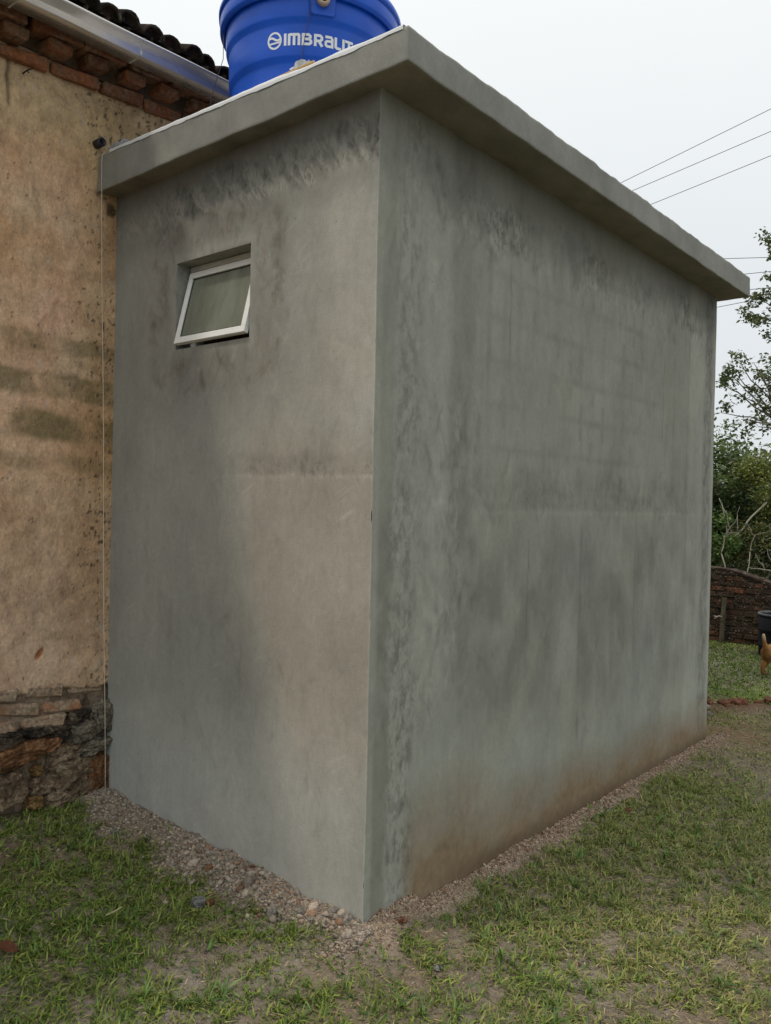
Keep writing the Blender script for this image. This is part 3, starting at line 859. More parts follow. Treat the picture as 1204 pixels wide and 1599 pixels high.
def facade_fields(x, z):
    big = fbm(x * 1.1, z * 0.9, 501, 4); mid = fbm(x * 4, z * 3, 507, 4); fine = fbm(x * 14, z * 12, 511, 4)
    och = np.array([0.63, 0.385, 0.205]); pink = np.array([0.65, 0.425, 0.295]); grey = np.array([0.56, 0.45, 0.32]); olive = np.array([0.185, 0.155, 0.07])
    t1 = np.clip(0.5 + 1.3 * big, 0, 1)[:, None]; t2 = np.clip(0.35 + 1.4 * mid, 0, 1)[:, None]
    c = och * (1 - t1) + pink * t1
    c = c * (1 - 0.55 * t2) + grey * 0.55 * t2
    lowgrey = (1 - ss(0.9, 1.9, z + 0.3 * big))[:, None] * 0.6
    c = c * (1 - lowgrey) + np.array([0.56, 0.415, 0.305]) * lowgrey
    yel = band(z + 0.1 * big, 3.15, 3.6, 0.15)[:, None] * 0.65
    c = c * (1 - yel) + np.array([0.54, 0.415, 0.225]) * yel
    c = c * (1 + 0.26 * fine + 0.28 * mid + 0.26 * big)[:, None]
    # ghost of the block courses: damp olive bands
    for z0, h, k, s in ((2.255, 0.075, .80, 1), (2.06, 0.11, .95, 2), (1.865, 0.13, 1.0, 3), (1.70, 0.06, .55, 4), (2.17, 0.05, .3, 6)):
        zz = z + 0.03 * x + 0.03 * fbm(x * 6, z * 3, 521 + s, 4)
        cell = np.clip(0.88 + 1.2 * pn(x * 4.6 + s * 3, x * 0 + s, 523 + s) + 0.9 * fbm(x * 9, z * 9, 527 + s, 4), 0, 1)
        m = band(zz, z0 - h / 2, z0 + h / 2, 0.018) * cell * k
        c = c * (1 - 0.80 * m[:, None]) + olive * 0.80 * m[:, None]
    # lichen specks, thick beside the annex
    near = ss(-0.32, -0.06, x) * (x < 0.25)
    sp = fbm(x * 38, z * 28, 531, 3, 0.75)
    thr = 0.46 + 0.10 * fbm(x * 2.5, z * 2.5, 535, 2) - 0.33 * near * np.clip(0.75 + 0.8 * fbm(x * 3, z * 2, 533, 2), 0, 1.2)
    m = ss(thr, thr + 0.10, sp) * 0.85
    c = c * (1 - m[:, None]) + np.array([0.075, 0.062, 0.042]) * m[:, None]
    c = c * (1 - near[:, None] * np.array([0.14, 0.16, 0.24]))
    # pale scuffs
    w = ss(0.26, 0.46, fbm(x * 13, z * 9, 541, 5, 0.6)) * 0.42
    c = c * (1 - w[:, None]) + np.array([0.54, 0.46, 0.37]) * w[:, None]
    dk = band(x, -0.055, -0.015, 0.006) * band(z, 2.93, 2.99, 0.01) + np.exp(-(((x + 0.105) / .02) ** 2 + ((z - 3.02) / .018) ** 2) * 2)
    c = c * (1 - 0.75 * np.clip(dk, 0, 1)[:, None])
    # patchy dark brown tone just under the cornice
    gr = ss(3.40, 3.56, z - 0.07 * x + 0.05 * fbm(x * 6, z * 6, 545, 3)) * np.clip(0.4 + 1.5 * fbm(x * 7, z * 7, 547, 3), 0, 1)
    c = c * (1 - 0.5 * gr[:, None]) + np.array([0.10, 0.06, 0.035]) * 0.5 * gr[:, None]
    # crack at the far left
    xc = -0.59 + 0.02 * fbm(z * 6, z * 0, 551, 4) - (3.4 - z) * 0.0
    ck = np.exp(-((x - xc - 0.045) / 0.010) ** 2) * band(z, 3.28, 3.55, 0.03)
    c = c * (1 - 0.65 * ck[:, None])
    # chip showing brick
    u, w_ = rot(x + 0.357, z - 0.827, R(55))
    chip = 1 - ss(0.7, 1.1, np.hypot(u / 0.032, w_ / 0.014) + 0.25 * fbm(x * 30, z * 30, 557, 2))
    c = c * (1 - chip[:, None]) + np.array([0.40, 0.16, 0.07]) * chip[:, None]
    # bare masonry at the foot
    low = 1 - ss(0, 0.012, z - plaster_edge(x))
    foot = np.array([0.25, 0.19, 0.135]) * (1 + 0.5 * mid + 0.4 * fine)[:, None]
    c = c * (1 - low[:, None]) + foot * low[:, None]
    return c, chip, low, ck


def plaster_edge(x):
    return 0.655 - 0.03 * ss(-0.35, -0.05, x) - 0.07 * x * 0 + 0.035 * fbm(x * 4, x * 0, 561, 4) - 0.02 * ss(-0.30, -0.36, x)


fxa = np.unique(np.concatenate([np.linspace(-7, -1.3, 24), axis([(-1.3, -0.75, 0.02), (-0.75, 0.02, 0.0072), (0.02, 0.55, 0.012)]), np.linspace(0.6, 6, 20)]).round(5))
fza = axis([(-0.3, 0.9, 0.0085), (0.9, 3.60, 0.0085)])
AA, ZZ = np.meshgrid(fxa, fza, indexing='ij'); a, z = AA.ravel(), ZZ.ravel()
fc, chip, low, ck = facade_fields(a, z)
yy = LY + 0.006 * fbm(a * 1.2, z * 1.2, 571, 3) * ss(0.0, -0.1, a) - 0.007 * fbm(a * 10, z * 10, 573, 5, 0.6) + 0.010 * chip + 0.020 * low + 0.008 * ck + 0.02 * low * fbm(a * 9, z * 9, 577, 3)
n0, n1 = AA.shape; ix = np.arange(n0 * n1).reshape(n0, n1)
q = np.stack([ix[:-1, :-1], ix[1:, :-1], ix[1:, 1:], ix[:-1, 1:]], -1).reshape(-1, 4)
at_world(link('wall', np_mesh('house_front', np.stack([a, yy, z], -1), [q], fc, {'flake': np.clip(0.25 + 0.5 * low, 0, 1)}), M_FAC), house)
bm = bmesh.new()
bm_box(bm, (-7, LY + 0.12, -0.3), (6, LY + 0.25, 3.6)); bm_box(bm, (-7, LY + 0.251, -0.3), (-6.8, LY + 6, 3.6)); bm_box(bm, (5.8, LY + 0.251, -0.3), (6, LY + 6, 3.6)); bm_box(bm, (-6.79, LY + 5.8, -0.3), (5.79, LY + 6, 3.6))
bm_box(bm, (5.97, LY + 0.01, -0.3), (6.0, LY + 0.119, 3.6)); bm_box(bm, (-7, LY + 0.01, -0.3), (-6.97, LY + 0.119, 3.6))
bm_obj('rear_wall', bm, m_simple('plain_plaster', (0.28, 0.20, 0.13), 0.95, 0, 0.2, 3, 0.2, 0.2), house)


# brick material, colour per object
def m_brick(name, stops, dark=0.35, rough=0.95, moss=None):
    t = NT(name); co = t.coord()
    oi = t.new('ShaderNodeObjectInfo').outputs['Random']
    c = t.ramp(oi, stops)
    wc = t.new('ShaderNodeNewGeometry').outputs['Position']
    c = t.mix(1.0, c, t.ramp(t.noise(38, 5, 0.7, wc), [(0.3, 1 - dark), (0.7, 1 + dark)]), 'MULTIPLY')
    if moss:
        mcol, lo_, hi_, sc_ = moss
        f = t.ramp(t.noise(sc_, 6, 0.68, wc), [(lo_, 0.0), (hi_, 0.93)])
        c = t.mix(f, c, t.mix(1.0, mcol, t.ramp(t.noise(60, 4, 0.6, wc), [(0.3, 0.4), (0.7, 1.7)]), 'MULTIPLY'))
        sp_ = t.ramp(t.noise(17, 5, 0.7, wc), [(0.60, 0.0), (0.67, 0.6)])
        c = t.mix(sp_, c, (0.24, 0.215, 0.17))
    t.base(c); t.set(Roughness=rough); t.b.inputs['Specular IOR Level'].default_value = 0.15
    t.bump(t.noise(70, 6, 0.7, wc), 0.6, 0.01)
    return t.m


M_BRK = m_brick('cornice_brick', [(0.0, (0.14, 0.065, 0.036)), (0.35, (0.24, 0.095, 0.046)), (0.7, (0.30, 0.115, 0.05)), (1.0, (0.22, 0.12, 0.07))], 0.5, moss=((0.20, 0.125, 0.075), 0.42, 0.60, 10))
M_MORT = m_simple('dirty_mortar', (0.12, 0.085, 0.055), 1.0, 0, 0.4, 18, 0.6, 0.1)


def brick_mesh(name, l, d, h, seed, bev=0.006, jit=0.004):
    random.seed(seed)
    bm = bmesh.new(); bm_box(bm, (-l / 2, -d / 2, -h / 2), (l / 2, d / 2, h / 2), jit)
    bevel_all(bm, bev)
    for v in bm.verts: v.co += mnoise.noise_vector(v.co * 31 + Vector((seed, 0, 0))) * jit * 0.6
    me = bpy.data.meshes.new(name); bm.to_mesh(me); bm.free(); return me


def put(name, me, mat, parent, loc, rz=0.0, rx=0.0, ry=0.0, sc=(1, 1, 1)):
    o = link(name, me, mat, parent)
    o.location = Vector(loc) - parent.location; o.rotation_euler = (rx, ry, rz); o.scale = sc
    return o


random.seed(3)
strm = [brick_mesh('cornice_stretcher', 0.228, 0.12, 0.054, s, 0.008, 0.009) for s in (1, 2, 3, 7, 8)]
hdrm = [brick_mesh('cornice_header', 0.112, 0.16, 0.054, s, 0.008, 0.009) for s in (4, 5, 6)]
# mortar bed behind the cornice
bm = bmesh.new()
bm_box(bm, (-7, LY - 0.012, 3.56), (6, LY + 0.119, 3.80)); bm_box(bm, (-7, LY - 0.035, 3.618), (6, LY - 0.0125, 3.80))
bm_obj('cornice_bed', bm, M_MORT, house)
z0c = 3.535
for k in range(-8, 12):
    x = k * 0.243
    dz = 0.06 * x * (abs(x) < 2.6)
    dz = 0.055 * x
    if x < -1.6 or x > 1.4: continue
    u = random.uniform
    put('brick', strm[k % 5], M_BRK, house, (x + u(-.005, .005), LY + 0.030 + u(-.008, .008), z0c + dz + u(-.004, .004) + u(-.003, .003)), u(-.03, .03), u(-.04, .04), u(-.01, .01) - 0.055)
    put('brick', strm[(k + 1) % 5], M_BRK, house, (x + .11 + u(-.005, .005), LY - 0.060 + u(-.008, .008), z0c + 0.128 + dz + .006 + u(-.003, .003)), u(-.03, .03), u(-.04, .04), u(-.01, .01) - 0.055)
    put('brick', strm[(k + 2) % 5], M_BRK, house, (x + u(-.005, .005), LY - 0.120 + u(-.008, .008), z0c + 0.190 + dz + u(-.003, .003)), u(-.03, .03), u(-.04, .04), u(-.01, .01) - 0.055)
for k in range(-9, 9):
    x = k * 0.198 + 0.03
    if x < -1.6 or x > 1.4: continue
    u = random.uniform
    put('brick', hdrm[k % 3], M_BRK, house, (x + u(-.008, .008), LY - 0.018 + u(-.01, .008), z0c + 0.064 + 0.055 * x + u(-.003, .003)), u(-.05, .05), u(-.04, .04), u(-.02, .02) - 0.055)

# lower bricks and footing stones
M_BRK2 = m_brick('worn_low_brick', [(0, (0.25, 0.165, 0.11)), (0.5, (0.30, 0.175, 0.105)), (1, (0.36, 0.16, 0.08))], 0.4, moss=((0.32, 0.25, 0.18), 0.36, 0.54, 12))
lowm = [brick_mesh('low_brick', 0.212, 0.11, 0.066, s, 0.013, 0.012) for s in (11, 12, 13)]
random.seed(21)
for row in range(3):
    for k in range(-6, 1):
        x = -0.09 + k * 0.218 + (row % 2) * 0.10 - 0.02
        if x > -0.09 - 0.06 * row or x < -1.35: continue
        zz = 0.626 - row * 0.075 - 0.055 * x * 0 + 0.02 * (x < -0.3) - 0.05 * (x + 0.1) * 0.6
        put('brick', lowm[(k + row) % 3], M_BRK2, house, (x, LY + 0.060 - random.uniform(0.0, .014), zz), random.uniform(-.05, .05), random.uniform(-.08, .08), random.uniform(-.05, .05) + 0.035, (random.uniform(.78, 1.0), 1, random.uniform(.75, 1.0)))


def stone_mesh(name, rx, ry, rz, seed, sub=3, rough=0.22, flat=0.6):
    bm = bmesh.new(); bmesh.ops.create_icosphere(bm, subdivisions=sub, radius=1.0)
    off = Vector((seed * 3.7, seed * 1.3, seed * 0.7))
    for v in bm.verts:
        d = v.co.normalized()
        m = max(abs(d.x), abs(d.y), abs(d.z))
        p = d * (1 - flat) + d / m * flat * 0.82
        p *= 1 + rough * mnoise.noise(d * 1.6 + off) + rough * 0.55 * mnoise.noise(d * 4.2 + off) + rough * 0.42 * mnoise.noise(d * 9 + off) + rough * 0.22 * mnoise.noise(d * 19 + off)
        v.co = Vector((p.x * rx, p.y * ry, p.z * rz))
    me = bpy.data.meshes.new(name); bm.to_mesh(me); bm.free()
    return me


def m_stone(name, c1, c2, c3, sc=9, bump=0.9):
    t = NT(name); wc = t.new('ShaderNodeNewGeometry').outputs['Position']
    n = t.noise(sc, 6, 0.7, wc, 0.8)
    c = t.ramp(n, [(0.32, c1), (0.5, c2), (0.66, c3)])
    c = t.mix(1.0, c, t.ramp(t.noise(75, 5, 0.7, wc), [(0.3, 0.35), (0.5, 0.95), (0.7, 1.6)]), 'MULTIPLY')
    t.base(c); t.set(Roughness=0.95); t.b.inputs['Specular IOR Level'].default_value = 0.2
    t.bump(t.math('ADD', t.noise(30, 6, 0.7, wc), t.noise(110, 4, 0.7, wc)), bump, 0.014)
    return t.m


MS_BROWN = m_stone('rust_stone', (0.05, 0.03, 0.02), (0.20, 0.098, 0.045), (0.34, 0.19, 0.10))
MS_GREY = m_stone('grey_brown_stone', (0.055, 0.042, 0.03), (0.215, 0.155, 0.10), (0.40, 0.32, 0.23))
MS_BLACK = m_stone('mouldy_stone', (0.018, 0.016, 0.013), (0.07, 0.056, 0.042), (0.28, 0.22, 0.155), 14)
MS_GREEN = m_stone('mortar_lump', (0.05, 0.045, 0.034), (0.18, 0.16, 0.12), (0.33, 0.285, 0.215), 12)
MS_OCH = m_stone('ochre_stone', (0.12, 0.07, 0.03), (0.26, 0.16, 0.065), (0.33, 0.22, 0.10), 9)
# (x, z, rx, rz, rot_y, material, label)
for i, (x, z, rx, rz, ry, m_, lab, out) in enumerate((
        (-0.470, 0.375, 0.150, 0.050, -0.12, MS_BROWN, 'rust brown long footing stone', 0.045),
        (-0.330, 0.398, 0.075, 0.034, -0.2, MS_BROWN, None, 0.035),
        (-0.520, 0.235, 0.100, 0.078, -0.06, MS_GREY, 'flat faced grey footing stone', 0.055),
        (-0.365, 0.290, 0.028, 0.022, 0.2, MS_OCH, 'small ochre footing stone', 0.03),
        (-0.345, 0.215, 0.055, 0.050, 0.1, MS_GREY, None, 0.025),
        (-0.375, 0.150, 0.045, 0.035, 0.0, MS_OCH, None, 0.035),
        (-0.175, 0.235, 0.125, 0.085, 0.05, MS_GREY, None, 0.04),
        (-0.055, 0.205, 0.075, 0.095, 0.0, MS_BROWN, None, 0.035),
        (-0.230, 0.345, 0.090, 0.038, -0.14, MS_GREY, None, 0.05),
        (-0.080, 0.345, 0.080, 0.036, -0.06, MS_GREEN, None, 0.055),
        (-0.140, 0.425, 0.075, 0.050, -0.1, MS_GREEN, 'green grey mortar lump', 0.05),
        (-0.035, 0.480, 0.055, 0.075, 0.0, MS_GREEN, None, 0.055),
        (-0.250, 0.445, 0.050, 0.030, 0.1, MS_BLACK, 'black mouldy footing stone', 0.04),
        (-0.360, 0.470, 0.070, 0.024, -0.06, MS_BLACK, None, 0.035),
        (-0.500, 0.472, 0.075, 0.026, 0.04, MS_BLACK, None, 0.03),
        (-0.160, 0.512, 0.060, 0.024, -0.06, MS_BLACK, None, 0.03),
        (-0.240, 0.135, 0.090, 0.045, 0.1, MS_GREY, None, 0.03),
        (-0.10, 0.115, 0.070, 0.040, 0.0, MS_GREY, None, 0.03),
        (-0.620, 0.440, 0.060, 0.05, 0.0, MS_BROWN, None, 0.04), (-0.70, 0.24, 0.08, 0.09, 0.0, MS_GREY, None, 0.05), (-0.85, 0.40, 0.10, 0.06, 0.0, MS_BROWN, None, 0.05), (-0.88, 0.22, 0.09, 0.08, 0.0, MS_GREY, None, 0.05))):
    o = put('stone', stone_mesh('footing_stone', rx * 1.08, 0.06, rz * 1.10, i + 1, 4, 0.34, 0.45), m_, house, (x, LY + 0.035 - out * 0.6, z), 0, 0, ry)
    if lab: o['label'] = lab

# gutter of galvanised sheet: K profile swept along x with a slight fall
t = NT('galvanised_sheet'); co = t.coord()
n = t.noise(5, 3, 0.5, t.mapping(co, (0.5, 2, 2)))
t.base(t.ramp(n, [(0.3, (0.60, 0.57, 0.51)), (0.6, (0.72, 0.71, 0.68)), (0.8, (0.56, 0.50, 0.42))]))
t.set(Metallic=0.65, Roughness=t.ramp(n, [(0.3, 0.18), (0.7, 0.34)]))
M_GALV = t.m
yF, yB, zG = 1.430, 1.528, 3.615
prof = [(yB, 0.085), (yB, 0.0), (yF + 0.006, 0.0), (yF + 0.001, 0.003), (yF + 0.001, 0.027), (yF - 0.003, 0.030), (yF - 0.022, 0.060), (yF - 0.026, 0.061), (yF - 0.027, 0.070), (yF - 0.021, 0.072), (yF - 0.016, 0.066), (yF + 0.002, 0.034), (yF + 0.005, 0.028), (yF + 0.009, 0.005), (yB - 0.004, 0.005), (yB - 0.004, 0.085)]
xs = np.linspace(-7, 6, 160)
Vg = np.array([[x, y + 0.0015 * math.sin(x * 5.1), zG + 0.019 * x * (1 if abs(x) < 2 else 0) + (0.038 if x >= 2 else -0.038 if x <= -2 else 0) + z + 0.0015 * math.sin(x * 9)] for x in xs for (y, z) in prof])
nP = len(prof); ix = np.arange(len(Vg)).reshape(len(xs), nP)
qq = np.concatenate([np.stack([ix[:-1, k], ix[1:, k], ix[1:, (k + 1) % nP], ix[:-1, (k + 1) % nP]], -1) for k in range(nP)])
gut = at_world(link('gutter', np_mesh('gutter', Vg, [qq], smooth=False), M_GALV), house)
for xj in (-0.055, -0.63, 1.2, -1.9):
    bm = bmesh.new()
    for (y0, z0), (y1, z1) in zip(prof[1:9], prof[2:10]):
        dy, dz = y1 - y0, z1 - z0; l = math.hypot(dy, dz); nx, nz = dz / l * -0.003, dy / l * 0.003
        zz = zG + 0.019 * xj
        vs = [bm.verts.new((xj + sx_, y_ + k_ * nx * -1 if False else y_ - abs(nx) * k_ - 0.0, zz + z_ - abs(nz) * k_)) for sx_ in (-0.004, 0.004) for k_ in (0.2, 1) for (y_, z_) in ((y0, z0), (y1, z1))]
        for f in ((0, 1, 3, 2), (4, 6, 7, 5), (0, 2, 6, 4), (1, 5, 7, 3), (2, 3, 7, 6), (0, 4, 5, 1)):
            bm.faces.new([vs[i] for i in f])
    bmesh.ops.recalc_face_normals(bm, faces=bm.faces)
    o = bm_obj('joint_strap', bm, M_ALUG); o.parent = gut

# roof: deck plus barrel tiles
PIT = R(24)
M_TILE = m_brick('weathered_roof_tile', [(0, (0.045, 0.034, 0.028)), (0.5, (0.075, 0.050, 0.038)), (1, (0.10, 0.062, 0.042))], 0.5, moss=((0.020, 0.019, 0.017), 0.36, 0.54, 14))
bm = bmesh.new()
z0r = 3.665
vs = [bm.verts.new(p) for p in ((-7.2, 1.50, z0r), (6.2, 1.50, z0r), (6.2, 1.5 + 3.3, z0r + 3.3 * math.tan(PIT)), (-7.2, 1.5 + 3.3, z0r + 3.3 * math.tan(PIT)), (-7.2, 8.2, z0r), (6.2, 8.2, z0r))]
bm.faces.new((vs[0], vs[1], vs[2], vs[3])); bm.faces.new((vs[3], vs[2], vs[5], vs[4]))
bmesh.ops.solidify(bm, geom=list(bm.faces), thickness=-0.03)
bm_obj('roof', bm, m_simple('roof_deck', (0.07, 0.045, 0.035), 0.95, 0, 0.3, 8, 0.4, 0.1), house)


TP = 0.110
def tile_mesh(name, seed, up=True):
    bm = bmesh.new(); rows = []
    L, n = 0.42, 8
    for j, s in enumerate((0.0, 0.5, 1.0)):
        r = 0.060 - 0.010 * s
        ro, ri = [], []
        for k in range(n + 1):
            a_ = math.pi * k / n
            w = mnoise.noise(Vector((k * .4, s * 2, seed * 5.1))) * 0.004
            for rr, lst in ((r + w, ro), (r - 0.011 + w, ri)):
                x_, z_ = rr * math.cos(a_), rr * math.sin(a_) * 0.95
                lst.append(bm.verts.new((x_, s * L, z_ if up else -z_)))
        rows.append((ro, ri))
    for (o1, i1), (o2, i2) in zip(rows, rows[1:]):
        for k in range(n):
            bm.faces.new((o1[k], o1[k + 1], o2[k + 1], o2[k])); bm.faces.new((i1[k], i2[k], i2[k + 1], i1[k + 1]))
        for k in (0, n):
            bm.faces.new((o1[k], o2[k], i2[k], i1[k]))
    for ro, ri in (rows[0], rows[-1]):
        for k in range(n): bm.faces.new((ro[k], ri[k], ri[k + 1], ro[k + 1]))
    if up:
        bm.faces.new([bm.verts.new((v_.co.x * .97, 0.035, v_.co.z * .97)) for v_ in rows[0][1]])
    bmesh.ops.recalc_face_normals(bm, faces=bm.faces)
    me = bpy.data.meshes.new(name); bm.to_mesh(me); bm.free()
    for p in me.polygons: p.use_smooth = True
    return me


capm = [tile_mesh('cover_tile', s) for s in (1, 2, 3)]
panm = [tile_mesh('pan_tile', s, False) for s in (4, 5)]
random.seed(5)
ntile = 0
for k in range(-9, 12):
    x = k * TP + 0.02
    for j in range(6):
        s = j * 0.33 + random.uniform(-.02, .02)
        u = random.uniform
        put('roof_tile', capm[(k + j) % 3], M_TILE, house, (x + u(-.010, .010), 1.462 + u(-.02, .02) * (j == 0) + s * math.cos(PIT), z0r + 0.072 + 0.012 * x + s * math.sin(PIT) + u(-.008, .008) + 0.008 * (k % 2)), u(-.05, .05), PIT - 0.05 + u(-.02, .02), u(-.06, .06)); ntile += 1
        if j < 5:
            put('roof_tile', panm[(k + j) % 2], M_TILE, house, (x + TP / 2, 1.470 + s * math.cos(PIT), z0r + 0.082 + 0.012 * x + s * math.sin(PIT)), 0, PIT - 0.05, 0); ntile += 1
ms = capm + panm
tv = []; tf = []; nt = 0
for k in list(range(-60, -9)) + list(range(12, 52)):
    for j in range(10):
        me = capm[(k + j) % 3]
        Mx = Matrix.Translation((k * TP + 0.02, 1.462 + j * 0.33 * math.cos(PIT), z0r + 0.07 + j * 0.33 * math.sin(PIT))) @ Matrix.Rotation(PIT - 0.05, 4, 'X')
        b = len(tv); tv += [Mx @ v.co for v in me.vertices]; tf += [[b + i for i in p.vertices] for p in me.polygons if len(p.vertices) == 4]
for k in range(-9, 12):
    for j in range(6, 10):
        me = capm[(k + j) % 3]
        Mx = Matrix.Translation((k * TP + 0.02, 1.462 + j * 0.33 * math.cos(PIT), z0r + 0.07 + j * 0.33 * math.sin(PIT))) @ Matrix.Rotation(PIT - 0.05, 4, 'X')
        b = len(tv); tv += [Mx @ v.co for v in me.vertices]; tf += [[b + i for i in p.vertices] for p in me.polygons if len(p.vertices) == 4]
me = np_mesh('more_roof_tiles', np.array([tuple(v) for v in tv]), [np.array(tf)])
o = at_world(link('roof_tiles', me, M_TILE), house); o['kind'] = 'stuff'

# black pipe end and nail in the old wall
bm = bmesh.new()
lathe(bm, [(0.0, 0.0), (0.015, 0.0), (0.015, 0.045), (0.021, 0.045), (0.021, -0.03), (0.0, -0.03)], 16, (0, 0, 0))
for v in bm.verts: v.co = Vector((v.co.x, -v.co.z, v.co.y))
bmesh.ops.recalc_face_normals(bm, faces=bm.faces)
o = bm_obj('pipe_end', bm, m_simple('black_pipe', (0.018, 0.015, 0.018), 0.45), None, True); o.location = (-0.116, LY - 0.01, 3.252)
tag(o, 'short black pipe end poking out of the ochre wall above the slab corner', 'pipe')
bm = bmesh.new()
tube(bm, [(-0.482, LY + 0.02, 3.440), (-0.478, LY - 0.035, 3.447), (-0.455, LY - 0.045, 3.462)], 0.0035, 6)
tube(bm, [(-0.478, LY - 0.034, 3.447), (-0.470, LY - 0.036, 3.437)], 0.003, 6)
tag(bm_obj('nail', bm, m_simple('rusty_iron', (0.03, 0.02, 0.015), 0.8)), 'bent rusty nail in the ochre wall under the brick cornice', 'nail')

# ------------------------------------------------------------------ water tank
TC = (0.535, 0.912)
tank = empty('water_tank', (TC[0], TC[1], 3.185), 'round blue plastic water tank with white lettering standing on the roof slab', 'water tank')
t = NT('blue_polyethylene'); co = t.coord()
n = t.noise(4, 5, 0.6, co)
t.base(t.mix(1.0, (0.006, 0.085, 0.54), t.ramp(n, [(0.3, 0.85), (0.7, 1.15)]), 'MULTIPLY'))
t.set(Roughness=t.ramp(t.noise(12, 4, 0.6, co), [(0.3, 0.30), (0.7, 0.42)])); t.b.inputs['Specular IOR Level'].default_value = 0.33
t.bump(t.noise(6, 3, 0.5, co), 0.12, 0.02)
M_TANK = t.m
zB = 3.185


def tank_r(z):
    pr = [(3.185, .335), (3.20, .348), (3.30, .358), (3.305, .366), (3.33, .372), (3.445, .372), (3.475, .372), (3.49, .385), (3.62, .386), (3.640, .388), (3.655, .398), (3.755, .402)]
    return np.interp(z, [p[0] for p in pr], [p[1] for p in pr])


prof = [(0, 3.185), (.32, 3.185), (.335, 3.190), (.343, 3.205), (.350, 3.285), (.353, 3.31), (.362, 3.328), (.3645, 3.338), (.3655, 3.40), (.366, 3.462), (.368, 3.472), (.379, 3.488), (.3815, 3.497), (.3825, 3.55), (.3835, 3.622), (.385, 3.632), (.3945, 3.648), (.397, 3.657), (.399, 3.70), (.400, 3.752)]
bm = bmesh.new()
lathe(bm, [(r, z) for r, z in prof], 96, (TC[0], TC[1], 0))
bm_obj('body', bm, M_TANK, tank, True)
bm = bmesh.new()
lathe(bm, [(.402, 3.742), (.412, 3.735), (.422, 3.738), (.427, 3.752), (.427, 3.80), (.424, 3.815), (.412, 3.822)], 96, (TC[0], TC[1], 0))
bm_obj('rim', bm, M_TANK, tank, True)
bm = bmesh.new()
lathe(bm, [(.418, 3.806), (.432, 3.806), (.434, 3.83), (.425, 3.848), (.34, 3.88), (.20, 3.90), (.19, 3.93), (.06, 3.94), (0, 3.94)], 96, (TC[0], TC[1], 0))
bm_obj('lid', bm, M_TANK, tank, True)


def tank_p(th, z, off, rr=None):
    r = (np.interp(z, [p[1] for p in prof[2:]], [p[0] for p in prof[2:]]) if rr is None else rr) + off
    return Vector((TC[0] + r * math.cos(th), TC[1] + r * math.sin(th), z))


# flange pad and pipe flange
bm = bmesh.new()
th0 = R(-127.3)
pad = [(-.052, 3.668), (-.040, 3.660), (.040, 3.660), (.052, 3.668), (.054, 3.74), (-.054, 3.74)]
f_ = [bm.verts.new(tank_p(th0 + u / .40, z, 0.012)) for u, z in pad]; b_ = [bm.verts.new(tank_p(th0 + u * 1.18 / .40, z - (0.007 if z < 3.7 else 0), -0.003)) for u, z in pad]
bm.faces.new(f_)
for k in range(6): bm.faces.new((f_[k], b_[k], b_[(k + 1) % 6], f_[(k + 1) % 6]))
bmesh.ops.recalc_face_normals(bm, faces=bm.faces)
bm_obj('flange_pad', bm, M_TANK, tank)
bm = bmesh.new()
lathe(bm, [(0, .012), (.020, .012), (.020, .030), (.028, .030), (.030, .024), (.030, 0.0), (0, 0)], 24, (0, 0, 0))
dirv = Vector((math.cos(th0), math.sin(th0), 0)); qr = dirv.to_track_quat('Z', 'Y'); c0 = tank_p(th0, 3.722, 0.006)
for v in bm.verts: v.co = c0 + qr @ v.co
bmesh.ops.recalc_face_normals(bm, faces=bm.faces)
fl_o = bm_obj('flange', bm, m_simple('beige_pvc', (0.42, 0.34, 0.24), 0.5, 0, 0.25, 40), tank, True)
bm = bmesh.new()
lathe(bm, [(0, .0), (.013, .0), (.013, .020), (0, .020)], 16, (0, 0, 0))
for v in bm.verts: v.co = c0 + qr @ (v.co + Vector((0, 0, 0.013)))
bm_obj('flange_plug', bm, m_simple('brown_pvc', (0.11, 0.065, 0.04), 0.6), tank, True)

# lettering: ribbons bent round the tank wall
M_PRINT = m_simple('white_print', (0.72, 0.76, 0.80), 0.45, 0, 0.05, 40)
PXR = R(0.43)      # one unit = 0.43 degrees of wall
H = 0.052; ZL = 3.5345; S = 4.0


def ribbon(bm, pts, w, off, closed=False):
    """pts in (unit, 0..1 height); width in units (about 3 mm each)"""
    PX = 0.00291
    P_ = [Vector((u * PX, v * H)) for u, v in pts]
    # refine
    Qp = []
    n = len(P_)
    for i in range(n if closed else n - 1):
        a_, b_ = P_[i], P_[(i + 1) % n]; m = max(1, int((b_ - a_).length / 0.006))
        for k in range(m): Qp.append(a_.lerp(b_, k / m))
    if not closed: Qp.append(P_[-1])
    n = len(Qp); ww = w * PX / 2
    Ls, Rs = [], []
    for i in range(n):
        p0 = Qp[(i - 1) % n] if (closed or i > 0) else Qp[i]; p1 = Qp[(i + 1) % n] if (closed or i < n - 1) else Qp[i]
        d0 = (Qp[i] - p0); d1 = (p1 - Qp[i])
        d0 = d0.normalized() if d0.length > 1e-9 else d1.normalized(); d1 = d1.normalized() if d1.length > 1e-9 else d0
        nn = Vector((-(d0 + d1).y, (d0 + d1).x)); nn = nn.normalized() if nn.length > 1e-6 else Vector((-d1.y, d1.x))
        k = 1 / max(0.5, nn.dot(Vector((-d1.y, d1.x))))
        Ls.append(Qp[i] + nn * ww * k); Rs.append(Qp[i] - nn * ww * k)

    def v3(q): return tank_p(R(-151.9) + q.x / 0.00291 * PXR, ZL + q.y, off)
    L3 = [bm.verts.new(v3(q)) for q in Ls]; R3 = [bm.verts.new(v3(q)) for q in Rs]
    for i in range(n if closed else n - 1):
        j_ = (i + 1) % n
        bm.faces.new((L3[i], R3[i], R3[j_], L3[j_]))


